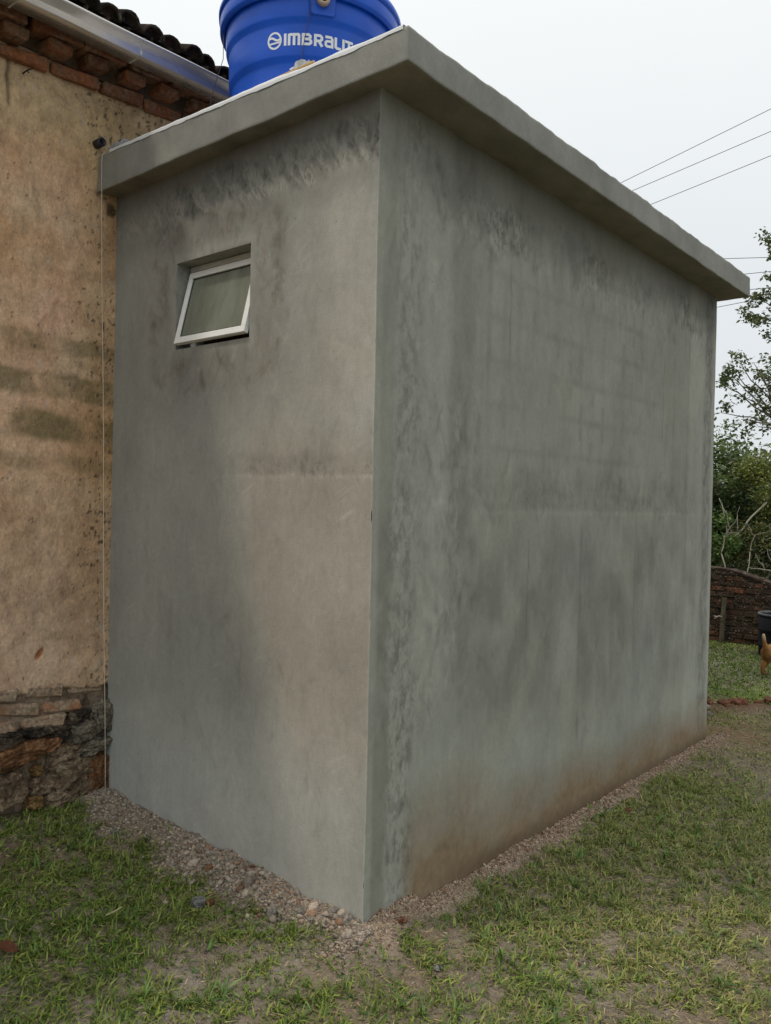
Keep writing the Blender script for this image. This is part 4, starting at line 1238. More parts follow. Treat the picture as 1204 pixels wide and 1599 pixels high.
bm = bmesh.new()
hs = S / 2; hv = hs * 0.00291 / H   # half stroke in height units
o1, o2 = 0.0011, 0.0015
u = 0.0
ribbon(bm, [(u + hs, 0), (u + hs, 1)], S, o1); u = 6.2                                   # I
ribbon(bm, [(u + hs, 0), (u + hs, 1 - hv * 1.2), (u + hs + 1.0, 1 - hv), (u + 16.0, 1 - hv), (u + 17.0, 1 - hv * 1.6), (u + 17.0, 0)], S, o1)   # M
ribbon(bm, [(u + 9.6, 0), (u + 9.6, 1 - hv)], S, o2); u = 27.4
ribbon(bm, [(u + hs, 0), (u + hs, 1)], S, o1)                                             # B
ribbon(bm, [(u + hs, 1 - hv), (u + 10.5, 1 - hv), (u + 13, 1 - hv * 2.2), (u + 13, .66), (u + 10.5, .52), (u + 3, .52)], S, o2)
ribbon(bm, [(u + 9, .52), (u + 11.8, .50), (u + 14, .36), (u + 14, hv * 2.0), (u + 11.5, hv), (u + hs, hv)], S, o2 + .0003); u = 45.8
ribbon(bm, [(u + hs, 0), (u + hs, 1)], S, o1)                                             # R
ribbon(bm, [(u + hs, 1 - hv), (u + 9.5, 1 - hv), (u + 12, 1 - hv * 2.2), (u + 12, .60), (u + 9.5, .44), (u + 3, .44)], S, o2)
ribbon(bm, [(u + 7.2, .44), (u + 12.6, 0.0)], S * 1.05, o2 + .0003); u = 61.8
ribbon(bm, [(u + 1.2, 1 - hv), (u + 10.2, 1 - hv), (u + 12, 1 - hv * 2.2), (u + 12, 0)], S, o1)   # a
ribbon(bm, [(u + 12, .54), (u + 4, .54), (u + hs, .44), (u + hs, hv * 1.9), (u + 4, hv), (u + 12, hv)], S * 0.95, o2); u = 77.4
ribbon(bm, [(u + hs, 1), (u + hs, hv * 1.8), (u + 3.8, hv), (u + 11.0, hv)], S, o1); u = 90.0      # L
ribbon(bm, [(u + hs, 0), (u + hs, 1)], S, o1); u = 94.6                                   # I
ribbon(bm, [(u, 1 - hv), (u + 13.4, 1 - hv)], S, o2 + .0003); ribbon(bm, [(u + 6.7, 0), (u + 6.7, 1 - hv)], S, o2)   # T
bmesh.ops.recalc_face_normals(bm, faces=bm.faces)
bm_obj('brand_lettering', bm, M_PRINT, tank)
bm = bmesh.new()
uc, vc, ra = -15.2, 0.50, 10.3
kh = 0.00291 / H
circ = [(uc + ra * math.cos(a_), vc + 1.12 * ra * kh * math.sin(a_)) for a_ in np.linspace(0, 2 * math.pi, 30)[:-1]]
ribbon(bm, circ, 2.9, o1, True)
wav = lambda v0, am, ph, w0: [(uc + x_, v0 + am * math.sin(x_ / 9.5 * math.pi + ph) - 0.004 * x_) for x_ in np.linspace(-w0, w0, 12)]
ribbon(bm, wav(vc + .12, .10, math.pi, 9.0), 3.2, o2)
ribbon(bm, [(uc - 9.0, vc - .27), (uc + 9.2, vc - .16)], 2.6, o2)
bmesh.ops.recalc_face_normals(bm, faces=bm.faces)
bm_obj('brand_emblem', bm, M_PRINT, tank)

# ------------------------------------------------------------------ loose things on and about the slab
M_WIRE = m_simple('dark_cable', (0.03, 0.03, 0.035), 0.6)


def cable(name, pts, r, mat, label, cat, group=None):
    bm = bmesh.new(); tube(bm, pts, r, 5)
    return tag(bm_obj(name, bm, mat, None, True), label, cat, group)


pA = [tank_p(R(146), 3.735, 0.012), Vector((0.205, 1.155, 3.62)), Vector((0.165, 1.18, 3.45)), Vector((0.150, 1.20, 3.30)), Vector((0.155, 1.21, 3.195))]
cable('cable', pA, 0.0017, M_WIRE, 'thin dark cable hanging from the left rim of the blue tank down past the gutter', 'cable')
pB = [tank_p(R(-133.0), 3.80, 0.03), tank_p(R(-135.0), 3.66, 0.012), tank_p(R(-138), 3.55, 0.02), tank_p(R(-141), 3.42, 0.03), tank_p(R(-143), 3.30, 0.06), Vector((0.14, 0.62, 3.20))]
cable('cable', pB, 0.0017, M_WIRE, 'thin dark cable hanging down the front of the blue tank across its lettering', 'cable')
# plumb line beside the annex
M_STR = m_simple('white_twine', (0.62, 0.57, 0.46), 0.8)
pS = [Vector((-0.085, 1.655, 3.210)), Vector((-0.110, 1.655, 3.200))] + [Vector((-0.062 - 0.050 * (zz / 3.1) + 0.002 * math.sin(zz * 4.1), LY - 0.045 - 0.05 * (1 - zz / 3.15), zz)) for zz in np.linspace(3.15, 0.10, 22)]
cable('string_line', pS, 0.0016, M_STR, 'thin white string hanging from the slab corner down the ochre wall to the gravel', 'string')


def crumple(name, cx, cy, cz, w, d, h, seed, mat, label, cat, n=9):
    bm = bmesh.new(); vs = []
    for i in range(n):
        row = []
        for j in range(n):
            a_, b_ = i / (n - 1) - .5, j / (n - 1) - .5
            k = Vector((a_ * 3 + seed, b_ * 3, seed * 1.7))
            edge = 1 + 0.35 * mnoise.noise(k * 1.3)
            row.append(bm.verts.new((cx + a_ * w * edge + mnoise.noise(k * 2) * w * .06, cy + b_ * d * edge, cz + h * (0.5 + 0.55 * mnoise.noise(k * 1.2 + Vector((9, 0, 0)))) + h * .12 * mnoise.noise(k * 4))))
        vs.append(row)
    for i in range(n - 1):
        for j in range(n - 1): bm.faces.new((vs[i][j], vs[i + 1][j], vs[i + 1][j + 1], vs[i][j + 1]))
    bmesh.ops.solidify(bm, geom=list(bm.faces), thickness=0.0015)
    return tag(bm_obj(name, bm, mat, None, False), label, cat)


M_PLAST = m_leaf('thin_white_plastic', 0.35)
t = NT('white_sheet'); t.base((0.66, 0.69, 0.70)); t.set(Roughness=0.35); M_PLAST = t.m
crumple('plastic_scrap', -0.052, 1.585, 3.222, 0.07, 0.15, 0.028, 3.1, M_PLAST, 'torn white plastic scrap on the slab corner against the ochre wall', 'plastic scrap')
crumple('plastic_bag', -0.02, 0.385, 3.222, 0.06, 0.075, 0.05, 5.3, M_PLAST, 'crumpled white plastic bag on the slab edge in front of the blue tank', 'plastic bag')
bm = bmesh.new(); bm_box(bm, (-0.006, -0.125, -0.004), (0.006, 0.125, 0.004), 0.001); bevel_all(bm, .001)
o = bm_obj('wood_strip', bm, m_simple('pale_pine', (0.55, 0.36, 0.16), 0.7, 0, 0.25, 30)); o.location = (-0.078, 0.385, 3.197); o.rotation_euler = (0.019, 0, -0.02)
tag(o, 'pale yellow wood strip lying along the slab edge below the tank', 'wood strip')
# thin plastic film along the slab edge
yyv = np.linspace(-0.17, 1.60, 240)
zt_ = 3.1697 + 0.0325 * np.clip(yyv, 0, 2) / 1.7
hgt = 0.0025 + 0.005 * np.clip(0.5 + fbm(yyv * 5, yyv * 0, 601, 4) * 1.6, 0, 1.4) + 0.006 * np.exp(-((yyv - 0.55) / .2) ** 2)
wob = 0.004 * fbm(yyv * 9, yyv * 0, 605, 3)
drop = 0.006 + 0.006 * np.clip(fbm(yyv * 7, yyv * 0, 607, 4) * 1.5, -0.3, 1)
hgt = hgt + 0.0030
rows = [np.stack([np.full_like(yyv, -OL - 0.0022), yyv, zt_ - drop - 0.002], -1), np.stack([np.full_like(yyv, -OL - 0.0018), yyv, zt_ + 0.002], -1), np.stack([np.full_like(yyv, -OL - 0.0012) + wob * .1, yyv, zt_ + hgt], -1), np.stack([np.full_like(yyv, -OL + 0.03) + wob, yyv, zt_ + hgt + .002], -1), np.stack([np.full_like(yyv, -OL + 0.09), yyv, zt_ - 0.012], -1)]
for r__ in rows: r__[:, 0] -= 0.020 * np.clip(yyv, 0, 1.7) / 1.7
Vp = np.stack(rows, 1).reshape(-1, 3); ix = np.arange(len(Vp)).reshape(len(yyv), 5)
qp = np.stack([ix[:-1, :-1], ix[1:, :-1], ix[1:, 1:], ix[:-1, 1:]], -1).reshape(-1, 4)
tag(link('plastic_film', np_mesh('plastic_film', Vp, [qp]), M_PLAST), 'ragged white plastic film along the top of the slab edge', 'plastic film')

def leaf_cloud(centers, radii, counts, size, cols, seed, droop=0.3, flat=1.0, aspect=0.5):
    """small bent leaves (two quads sharing a fold) spread through lumpy clumps"""
    g = np.random.default_rng(seed)
    P_, S_ = [], []
    for c_, r_, n_ in zip(centers, radii, counts):
        d = g.normal(size=(n_, 3)); d /= np.linalg.norm(d, axis=1, keepdims=True)
        rad = r_ * g.random((n_, 1)) ** 0.45
        P_.append(np.array(c_) + d * rad * np.array([1, 1, flat]))
    P_ = np.concatenate(P_); n_ = len(P_)
    ax = g.normal(size=(n_, 3)); ax[:, 2] = ax[:, 2] * 0.5 - droop; ax /= np.linalg.norm(ax, axis=1, keepdims=True)
    sd = np.cross(ax, g.normal(size=(n_, 3)) * 0.6 + np.array([0, 0, 1.0])); sd /= np.maximum(np.linalg.norm(sd, axis=1, keepdims=True), 1e-6)
    nm = np.cross(ax, sd)
    L_ = (size * g.uniform(0.6, 1.3, (n_, 1))); W_ = L_ * aspect * 0.5
    b0 = P_; m0 = P_ + ax * L_ * 0.5 + nm * L_ * 0.08; t0 = P_ + ax * L_
    l0 = P_ + ax * L_ * 0.45 + sd * W_ + nm * L_ * -0.02; r0 = P_ + ax * L_ * 0.45 - sd * W_ + nm * L_ * -0.02
    V = np.stack([b0, l0, t0, r0], 1).reshape(-1, 3)
    k = np.arange(n_) * 4
    tri = np.concatenate([np.stack([k, k + 1, k + 2], -1), np.stack([k, k + 2, k + 3], -1)])
    cs = np.array(cols)
    ci = g.integers(0, len(cs), n_)
    col = cs[ci] * g.uniform(0.7, 1.3, (n_, 1))
    return V, tri, np.repeat(col, 4, axis=0)


# ------------------------------------------------------------------ back wall
M_MOSSB = m_brick('mossy_brick', [(0, (0.045, 0.026, 0.018)), (0.55, (0.085, 0.038, 0.024)), (0.85, (0.15, 0.058, 0.032)), (1.0, (0.30, 0.10, 0.05))], 0.5, moss=((0.045, 0.036, 0.026), 0.22, 0.56, 6.5))
bwall = empty('brick_wall', (8.5, 0.5, -0.1), 'low mossy dark brick wall at the back of the yard with its top sloping down', 'wall')
bkm = [brick_mesh('mossy_brick', 0.215, 0.11, 0.060, s, 0.007, 0.006) for s in (31, 32, 33, 34)]
hw = lambda y: 0.935 - 0.03 * math.sin(y * 2) - (0.30 * max(0.0, min(1.2, 1.25 - y)))
hwall = lambda y: max(0.45, hw(y))
random.seed(9)
# mortar core following the sloping top
bm = bmesh.new(); n = 24
rows = []
for k in range(n + 1):
    y = -2.1 + 4.2 * k / n
    rows.append([bm.verts.new((8.492, y, -0.25)), bm.verts.new((8.492, y, -0.1 + hwall(y) - 0.03)), bm.verts.new((8.66, y, -0.1 + hwall(y) - 0.03)), bm.verts.new((8.66, y, -0.25))])
for a_, b_ in zip(rows, rows[1:]):
    for k in range(4): bm.faces.new((a_[k], b_[k], b_[(k + 1) % 4], a_[(k + 1) % 4]))
bm.faces.new(rows[0]); bm.faces.new(rows[-1][::-1])
bmesh.ops.recalc_face_normals(bm, faces=bm.faces)
bm_obj('mortar_core', bm, m_brick('mossy_mortar', [(0, (0.085, 0.07, 0.052)), (1, (0.085, 0.07, 0.052))], 0.5, moss=((0.035, 0.028, 0.02), 0.35, 0.6, 9)), bwall)
for r in range(14):
    for k in range(20):
        y = -2.0 + k * 0.226 + (r % 2) * 0.113
        zc = -0.07 + r * 0.071
        if y > 2.1 or zc + 0.03 > -0.1 + hwall(y): continue
        u = random.uniform
        if u(0, 1) < 0.04 and r > 1: continue
        o = put('brick', bkm[(k * 3 + r) % 4], M_MOSSB, bwall, (8.533 + u(-.012, .016), y, zc + u(-.005, .005)), math.pi / 2 + u(-.04, .04), u(-.03, .03), u(-.03, .03))
# cap of render along the top
bm = bmesh.new(); rows = []
for k in range(43):
    y = -2.1 + 4.2 * k / 42
    zz = -0.1 + hwall(y); j_ = mnoise.noise(Vector((y * 3, 1, 2))) * 0.012
    rows.append([bm.verts.new((8.475 + j_, y, zz - 0.034 + j_)), bm.verts.new((8.47 + j_, y, zz - 0.004 + j_)), bm.verts.new((8.57, y, zz + 0.012)), bm.verts.new((8.68, y, zz - 0.006)), bm.verts.new((8.68, y, zz - 0.034))])
for a_, b_ in zip(rows, rows[1:]):
    for k in range(5): bm.faces.new((a_[k], b_[k], b_[(k + 1) % 5], a_[(k + 1) % 5]))
bm.faces.new(rows[0]); bm.faces.new(rows[-1][::-1])
bmesh.ops.recalc_face_normals(bm, faces=bm.faces)
bm_obj('coping', bm, m_brick('mossy_coping', [(0, (0.075, 0.058, 0.045)), (1, (0.075, 0.058, 0.045))], 0.5, moss=((0.026, 0.018, 0.013), 0.42, 0.55, 6)), bwall)

mo = np.random.default_rng(15); cc = []
for k in range(420):
    y = mo.uniform(-2.0, 2.0); cc.append((8.468 + mo.uniform(-.004, .008), y, -0.08 + mo.random() ** 0.7 * (hwall(y) - 0.03)))
v, t_, c_ = leaf_cloud(cc, [0.06] * 420, [34] * 420, 0.022, [(0.045, 0.04, 0.025), (0.03, 0.026, 0.02), (0.06, 0.055, 0.03), (0.035, 0.028, 0.02), (0.20, 0.18, 0.14)], 16, .2, .9, .8)
v[:, 0] = np.clip(8.472 + (v[:, 0] - 8.47) * 0.35, 8.452, 8.50)
mo_o = at_world(link('moss', np_mesh('wall_moss', v, [t_], c_, smooth=False), M_LEAF), bwall); mo_o['kind'] = 'stuff'

# old post against it
M_WEATH = m_simple('weathered_wood', (0.085, 0.078, 0.055), 0.95, 0, 0.4, 14, 0.5, 0.1)
bm = bmesh.new()
tube(bm, [(8.40, 1.405, -0.2), (8.41, 1.40, 0.1), (8.42, 1.385, 0.47)], [0.032, 0.030, 0.028], 7)
tag(bm_obj('wooden_post', bm, M_WEATH), 'short grey weathered post leaning on the mossy brick wall', 'post')
bm = bmesh.new()
tube(bm, [(8.36, 1.49, 0.235), (8.36, 1.455, 0.225), (8.355, 1.42, 0.24), (8.355, 1.385, 0.235)], [0.006, 0.009, 0.008, 0.004], 5)
tube(bm, [(8.36, 1.455, 0.225), (8.35, 1.475, 0.205)], [0.006, 0.003], 5)
tag(bm_obj('stick', bm, m_simple('pale_dry_wood', (0.33, 0.30, 0.25), 0.9)), 'pale dry twig caught on the weathered post', 'stick')

# black drum at the frame edge
drum = empty('plastic_drum', (7.93, 0.565, -0.12), 'black open plastic drum standing in front of the mossy wall behind the dog', 'drum')
M_BLK = m_simple('black_plastic', (0.009, 0.010, 0.013), 0.75, 0, 0.3, 12, 0, 0.15)
bm = bmesh.new()
lathe(bm, [(0, 0.0), (.25, 0.0), (.262, .02), (.262, .13), (.270, .14), (.270, .16), (.262, .17), (.264, .31), (.270, .32), (.270, .335), (.264, .345), (.266, .50), (.254, .50), (.250, .04), (0, .03)], 40, (7.93, 0.565, -0.12))
bmesh.ops.recalc_face_normals(bm, faces=bm.faces)
bm_obj('body', bm, M_BLK, drum, True)
bm = bmesh.new()
lathe(bm, [(.266, .488), (.277, .491), (.280, .501), (.275, .512), (.262, .514), (.253, .508), (.253, .49)], 40, (7.93, 0.565, -0.12))
bm_obj('rim', bm, m_simple('dusty_black_plastic', (0.075, 0.08, 0.085), 0.7, 0, 0.6, 20), drum, True)

# ------------------------------------------------------------------ dog
t = NT('tan_fur'); co = t.coord()
n = t.noise(16, 5, 0.6, t.mapping(co, (1, 1, 0.5)))
c = t.ramp(n, [(0.3, (0.19, 0.085, 0.026)), (0.7, (0.36, 0.185, 0.065))])
sep = t.new('ShaderNodeSeparateXYZ'); t.lk(co, sep.inputs[0])
t.base(t.mix(t.ramp(sep.outputs['Z'], [(0.36, 0.0), (0.41, 0.7)]), c, (0.62, 0.50, 0.34)))
t.set(Roughness=0.85); t.b.inputs['Specular IOR Level'].default_value = 0.2
t.bump(t.noise(120, 4, 0.7, t.mapping(co, (0.5, 1, 0.5))), 0.9, 0.012)
M_FUR = t.m
dm = bpy.data.meshes.new('dog_body')
# x forward, z up, metres; rump top about .32
DV = [((0, 0, .262), (.070, .074)), ((.10, 0, .262), (.066, .072)), ((.20, 0, .250), (.072, .084)), ((.29, 0, .262), (.070, .082)), ((.345, 0, .315), (.052, .055)), ((.385, 0, .365), (.046, .046)), ((.425, 0, .385), (.046, .045)), ((.47, 0, .372), (.028, .026)), ((.51, 0, .366), (.021, .019)),
      ((-.045, 0, .285), (.040, .042)), ((-.068, 0, .330), (.021, .021)), ((-.080, 0, .375), (.018, .018)), ((-.090, 0, .418), (.016, .016)), ((-.094, 0, .438), (.012, .012))]
DE = [(0, 1), (1, 2), (2, 3), (3, 4), (4, 5), (5, 6), (6, 7), (7, 8), (0, 9), (9, 10), (10, 11), (11, 12), (12, 13)]
for sgn in (1, -1):
    b = len(DV); dxh = 0.0 if sgn > 0 else 0.05
    DV += [((.012 + dxh * .3, sgn * .048, .205), (.052, .064)), ((.036 + dxh * .7, sgn * .054, .155), (.042, .046)), ((-.022 + dxh, sgn * .054, .090), (.026, .026)), ((-.014 + dxh, sgn * .054, .034), (.023, .022)), ((.018 + dxh, sgn * .054, .018), (.028, .018))]
    DE += [(0, b), (b, b + 1), (b + 1, b + 2), (b + 2, b + 3), (b + 3, b + 4)]
    b = len(DV)
    DV += [((.285, sgn * .048, .205), (.040, .046)), ((.270, sgn * .052, .140), (.031, .033)), ((.282, sgn * .052, .078), (.025, .025)), ((.284, sgn * .052, .034), (.023, .021)), ((.312, sgn * .052, .018), (.027, .018))]
    DE += [(3, b), (b, b + 1), (b + 1, b + 2), (b + 2, b + 3), (b + 3, b + 4)]
dm.from_pydata([v for v, r in DV], DE, [])
dog = link('dog', dm, None)
dm.materials.append(M_FUR)
mod = dog.modifiers.new('Skin', 'SKIN')
for i, (v, r) in enumerate(DV): dm.skin_vertices[0].data[i].radius = r
dm.skin_vertices[0].data[0].use_root = True
mod.use_smooth_shade = True
ms_ = dog.modifiers.new('Sub', 'SUBSURF'); ms_.levels = 2; ms_.render_levels = 2
HD = R(-22)
dog.location = (6.53, 0.350, float(ground_z(6.53, 0.35)) + 0.004)
dog.rotation_euler = (0, 0, HD)
tag(dog, 'small tan dog with raised tail standing on the grass at the frame edge', 'dog')
M_EAR = m_simple('dark_tan_fur', (0.20, 0.085, 0.025), 0.9)
for sgn in (1, -1):
    bm = bmesh.new()
    vs = [bm.verts.new(p) for p in ((.405, sgn * .030, .425), (.440, sgn * .034, .418), (.425, sgn * .062, .365), (.400, sgn * .055, .375), (.415, sgn * .040, .432))]
    for f in ((0, 1, 4), (0, 3, 2, 1), (4, 1, 2), (4, 2, 3), (4, 3, 0)): bm.faces.new([vs[i] for i in f])
    bmesh.ops.recalc_face_normals(bm, faces=bm.faces)
    o = bm_obj('ear', bm, M_EAR); o.parent = dog
    bm = bmesh.new(); bmesh.ops.create_icosphere(bm, subdivisions=1, radius=.008, matrix=Matrix.Translation((.458, sgn * .026, .395)))
    o = bm_obj('eye', bm, M_BLK, None, True); o.parent = dog
bm = bmesh.new(); bmesh.ops.create_icosphere(bm, subdivisions=1, radius=.013, matrix=Matrix.Translation((.532, 0, .372)))
o = bm_obj('nose', bm, M_BLK, None, True); o.parent = dog

# ------------------------------------------------------------------ power lines far behind
random.seed(4)
for (p0, p1, lab) in (((25, 10.276, 12.978), (25, 5.519, 14.105), 'topmost of the rising power lines above the annex roof'),
                      ((25, 9.918, 12.585), (25, 5.503, 13.406), 'second rising power line below the topmost'),
                      ((25, 9.223, 11.971), (25, 5.485, 12.647), 'third rising power line, lowest of the steep ones'),
                      ((25, 6.743, 9.668), (25, 5.41, 9.475), 'power line meeting the slab end just above its corner'),
                      ((25, 6.141, 9.078), (25, 5.399, 9.036), 'power line level with the slab corner at the right'),
                      ((25, 5.936, 8.561), (25, 5.388, 8.538), 'power line just under the slab corner at the right'),
                      ((25, 7.007, 8.144), (25, 6.024, 8.211), 'lowest power line, below the slab at the right edge')):
    a_, b_ = Vector(p0), Vector(p1); d = (b_ - a_)
    d = d / d.length
    pts = [a_ + d * s_ + Vector((0, 0, 0.0006 * (s_ - 3) ** 2)) for s_ in np.linspace(-18, 26, 23)]
    cable('power_line', pts, 0.010, M_WIRE, lab, 'power line', 'power lines in the sky')


# ------------------------------------------------------------------ trees and shrubs
def limb(bm, p0, p1, r0, r1, seed, wig=0.08, n=7):
    g = random.Random(seed)
    p0, p1 = Vector(p0), Vector(p1); L = (p1 - p0).length
    pts = []
    off = Vector((0, 0, 0))
    for k in range(n + 1):
        t_ = k / n
        if 0 < k < n: off = off * 0.6 + Vector((g.uniform(-1, 1), g.uniform(-1, 1), g.uniform(-1, 1))) * wig * L * 0.35
        pts.append(p0.lerp(p1, t_) + off * math.sin(math.pi * t_))
    tube(bm, pts, [r0 + (r1 - r0) * k / n for k in range(n + 1)], 6)
    return pts


M_BARK = m_simple('grey_bark', (0.13, 0.115, 0.09), 0.95, 0, 0.35, 9, 0.5, 0.1)
M_PALEB = m_simple('pale_bark', (0.30, 0.285, 0.235), 0.9, 0, 0.25, 9, 0.3, 0.1)
GREEN = [(0.10, 0.15, 0.05), (0.07, 0.11, 0.04), (0.125, 0.175, 0.06)]
DARK = [(0.032, 0.052, 0.022), (0.045, 0.07, 0.028), (0.06, 0.09, 0.036)]
OLIVE = [(0.16, 0.18, 0.045), (0.20, 0.215, 0.055), (0.12, 0.14, 0.04)]
BRIGHT = [(0.085, 0.165, 0.045), (0.065, 0.13, 0.036)]
BROWNG = [(0.11, 0.092, 0.036), (0.08, 0.09, 0.034), (0.135, 0.11, 0.045)]
SILVER = [(0.15, 0.185, 0.12), (0.10, 0.14, 0.075), (0.24, 0.265, 0.20)]


def plant(name, base, label, cat, limbs, clouds, bark=None, group=None):
    root = empty(name, base, label, cat, group)
    bm = bmesh.new()
    for i, (a_, b_, r0, r1) in enumerate(limbs): limb(bm, a_, b_, r0, r1, i * 7 + int(abs(base[1]) * 100))
    bm_obj('trunk', bm, bark or M_BARK, root, True)
    V, T, Cc, b = [], [], [], 0
    for k, (ce, ra, cn, size, cols, dr, asp) in enumerate(clouds):
        v, t_, c_ = leaf_cloud(ce, ra, cn, size, cols, k * 31 + int(abs(base[0] * 13 + base[1] * 101)), dr, 0.85, asp)
        V.append(v); T.append(t_ + b); Cc.append(c_); b += len(v)
    o = link('crown', np_mesh(name + '_crown', np.concatenate(V), [np.concatenate(T)], np.concatenate(Cc), smooth=False), M_LEAF)
    at_world(o, root)
    return root


def lump(cx, cy, cz, rx, ry, rz, n, seed):
    g = random.Random(seed); out = []
    while len(out) < n:
        p = (g.uniform(-1, 1), g.uniform(-1, 1), g.uniform(-1, 1))
        if p[0] ** 2 + p[1] ** 2 + p[2] ** 2 < 1: out.append((cx + p[0] * rx, cy + p[1] * ry, cz + p[2] * rz))
    return out


# dense dark shrub next to the annex corner
c1 = lump(12.5, 3.4, 1.55, 1.2, 1.8, 1.75, 74, 1)
plant('dense_shrub', (12.5, 3.6, -0.1), 'dense dark green shrub behind the brick wall beside the annex corner', 'shrub',
      [((12.5, 3.6, -0.1), (12.4, 3.4, 1.6), .06, .03), ((12.45, 3.5, .6), (12.0, 2.9, 2.0), .04, .015), ((12.45, 3.5, .6), (12.6, 4.3, 2.2), .04, .015)],
      [(c1, [0.42] * 74, [230] * 74, 0.085, DARK + GREEN, .2, .5)])
# silver leaved bush top
c2 = lump(11.6, 2.65, 2.22, 0.7, 0.85, 0.66, 34, 2)
plant('glossy_tree', (11.6, 2.9, -0.1), 'small tree with glossy grey green leaves, its flat crown just above the wall line', 'tree',
      [((11.6, 2.9, -0.1), (11.6, 2.8, 1.7), .045, .025), ((11.6, 2.85, 1.0), (11.4, 2.4, 2.1), .03, .012), ((11.6, 2.85, 1.2), (11.8, 3.2, 2.3), .03, .012)],
      [(c2, [0.30] * 34, [170] * 34, 0.075, SILVER + GREEN, .1, .5)])
# olive crown
c3 = lump(11.2, 1.50, 2.0, 0.6, 0.72, 0.36, 24, 3)
plant('olive_tree', (11.1, 1.9, -0.1), 'small yellow olive crowned tree with a crooked pale trunk leaning right', 'tree',
      [((10.4, 2.22, 0.2), (10.55, 1.95, 1.15), .022, .018), ((10.55, 1.95, 1.15), (10.8, 1.55, 1.7), .018, .012), ((10.5, 2.0, 1.0), (10.5, 2.1, 1.65), .012, .006), ((10.55, 1.95, 1.2), (10.5, 2.15, 1.75), .012, .006), ((11.1, 1.9, -.1), (10.4, 2.22, 0.2), .03, .022)],
      [(c3, [0.30] * 26, [260] * 26, 0.06, OLIVE, .15, .4)], M_PALEB)
# bright bush low left
c4 = lump(10.3, 2.25, 1.18, 0.35, 0.48, 0.34, 20, 4)
plant('bright_bush', (10.3, 2.4, -0.1), 'bright green leafy bush low behind the brick wall', 'bush',
      [((10.3, 2.4, -.1), (10.3, 2.35, 1.0), .02, .012)], [(c4, [0.2] * 20, [150] * 20, 0.07, BRIGHT + GREEN, .3, .5)])
c6 = lump(11.3, 2.2, 1.0, 0.4, 1.3, 0.95, 90, 6)
plant('shade_shrub', (11.3, 2.3, -0.1), 'very dark shrub filling the gap behind the bright bush and the pale branches', 'shrub',
      [((11.3, 2.3, -.1), (11.3, 2.3, 1.2), .03, .015)], [(c6, [0.30] * 90, [150] * 90, 0.075, DARK, .2, .5)])
# brownish scrub right
c5 = lump(10.6, 1.35, 0.9, 0.5, 0.75, 0.62, 26, 5)
plant('brown_scrub', (10.6, 1.4, -0.1), 'brownish olive scrub behind the lower end of the brick wall', 'shrub',
      [((10.6, 1.4, -.1), (10.5, 1.3, .9), .02, .01), ((10.55, 1.35, .3), (10.5, .8, 1.1), .015, .006)], [(c5, [0.27] * 26, [170] * 26, 0.06, BROWNG + OLIVE[:1] + DARK, .2, .42)])
# pale leafless shrub standing against the wall top
root = empty('bare_shrub', (9.3, 1.75, -0.1), 'leafless shrub with crooked pale branches rising over the brick wall', 'shrub')
bm = bmesh.new()
for i, (a_, b_, r0, r1) in enumerate((((9.25, 1.60, -.1), (9.25, 1.70, 0.98), .018, .014), ((9.25, 1.70, .98), (9.25, 1.66, 1.22), .014, .011), ((9.25, 1.66, 1.22), (9.25, 1.50, 1.50), .012, .007), ((9.25, 1.67, 1.2), (9.3, 1.52, 1.28), .008, .006), ((9.3, 1.52, 1.28), (9.3, 1.49, 1.62), .007, .004), ((9.25, 1.6, 1.34), (9.2, 1.63, 1.55), .007, .004),
                                        ((9.25, 1.30, -.1), (9.25, 1.33, 1.02), .015, .011), ((9.25, 1.33, 1.02), (9.25, 1.27, 1.25), .011, .007), ((9.25, 1.27, 1.25), (9.25, 1.10, 1.30), .006, .003), ((9.25, 1.28, 1.22), (9.25, 1.38, 1.42), .006, .003),
                                        ((9.2, .6, -.1), (9.1, .95, .78), .022, .014), ((9.1, .95, .78), (9.1, 1.30, .82), .013, .007), ((9.1, 1.1, .8), (9.1, 1.22, 1.0), .008, .004), ((9.1, 1.0, .8), (9.1, 1.08, 1.08), .008, .004), ((9.1, .95, .78), (9.1, .75, 1.2), .012, .006), ((9.25, 2.0, -.1), (9.25, 1.95, .95), .012, .008), ((9.25, 1.95, .85), (9.25, 1.85, 1.1), .007, .003), ((9.25, 1.95, .85), (9.25, 2.02, 1.08), .007, .003))):
    limb(bm, a_, b_, r0 * .65, r1 * .6, i + 50, 0.16)
bm_obj('branches', bm, M_PALEB, root, True)
# sparse tall tree with clustered twigs
def twigs(base, tips, r=0.03):
    return [(base, t_, r, 0.006) for t_ in tips]


tips = [(14, 2.9, 3.3), (14, 2.6, 3.15), (14, 2.3, 3.2), (14, 2.45, 4.05), (14, 3.05, 4.1), (14, 2.2, 3.7), (14, 3.35, 4.05), (14, 3.12, 4.30), (14, 2.95, 4.42), (14, 2.70, 4.35), (14, 2.55, 4.10), (14, 2.35, 4.35), (14, 3.0, 3.85), (14, 2.75, 3.75), (14, 2.45, 3.75), (14, 2.2, 3.95), (14, 3.28, 3.45), (14, 2.5, 3.4), (14, 2.2, 3.45)]
g_ = random.Random(8)
cl = []
for t_ in tips:
    for k in range(4): cl.append((t_[0] + g_.uniform(-.3, .3), t_[1] + g_.uniform(-.2, .2), t_[2] + g_.uniform(-.16, .16)))
plant('sparse_tree', (14, 1.6, -0.1), 'tall sparse tree whose thin leafy branch tips show against the sky beside the annex', 'tree',
      [((14, 1.6, -.1), (14, 1.9, 2.4), .09, .06), ((14, 1.9, 2.4), (14, 2.2, 3.3), .05, .03)] + twigs((14, 2.1, 3.1), tips, .022),
      [(cl, [0.13] * len(cl), [25] * len(cl), 0.085, [(0.10, 0.125, 0.065), (0.135, 0.155, 0.085)], .3, .55)])
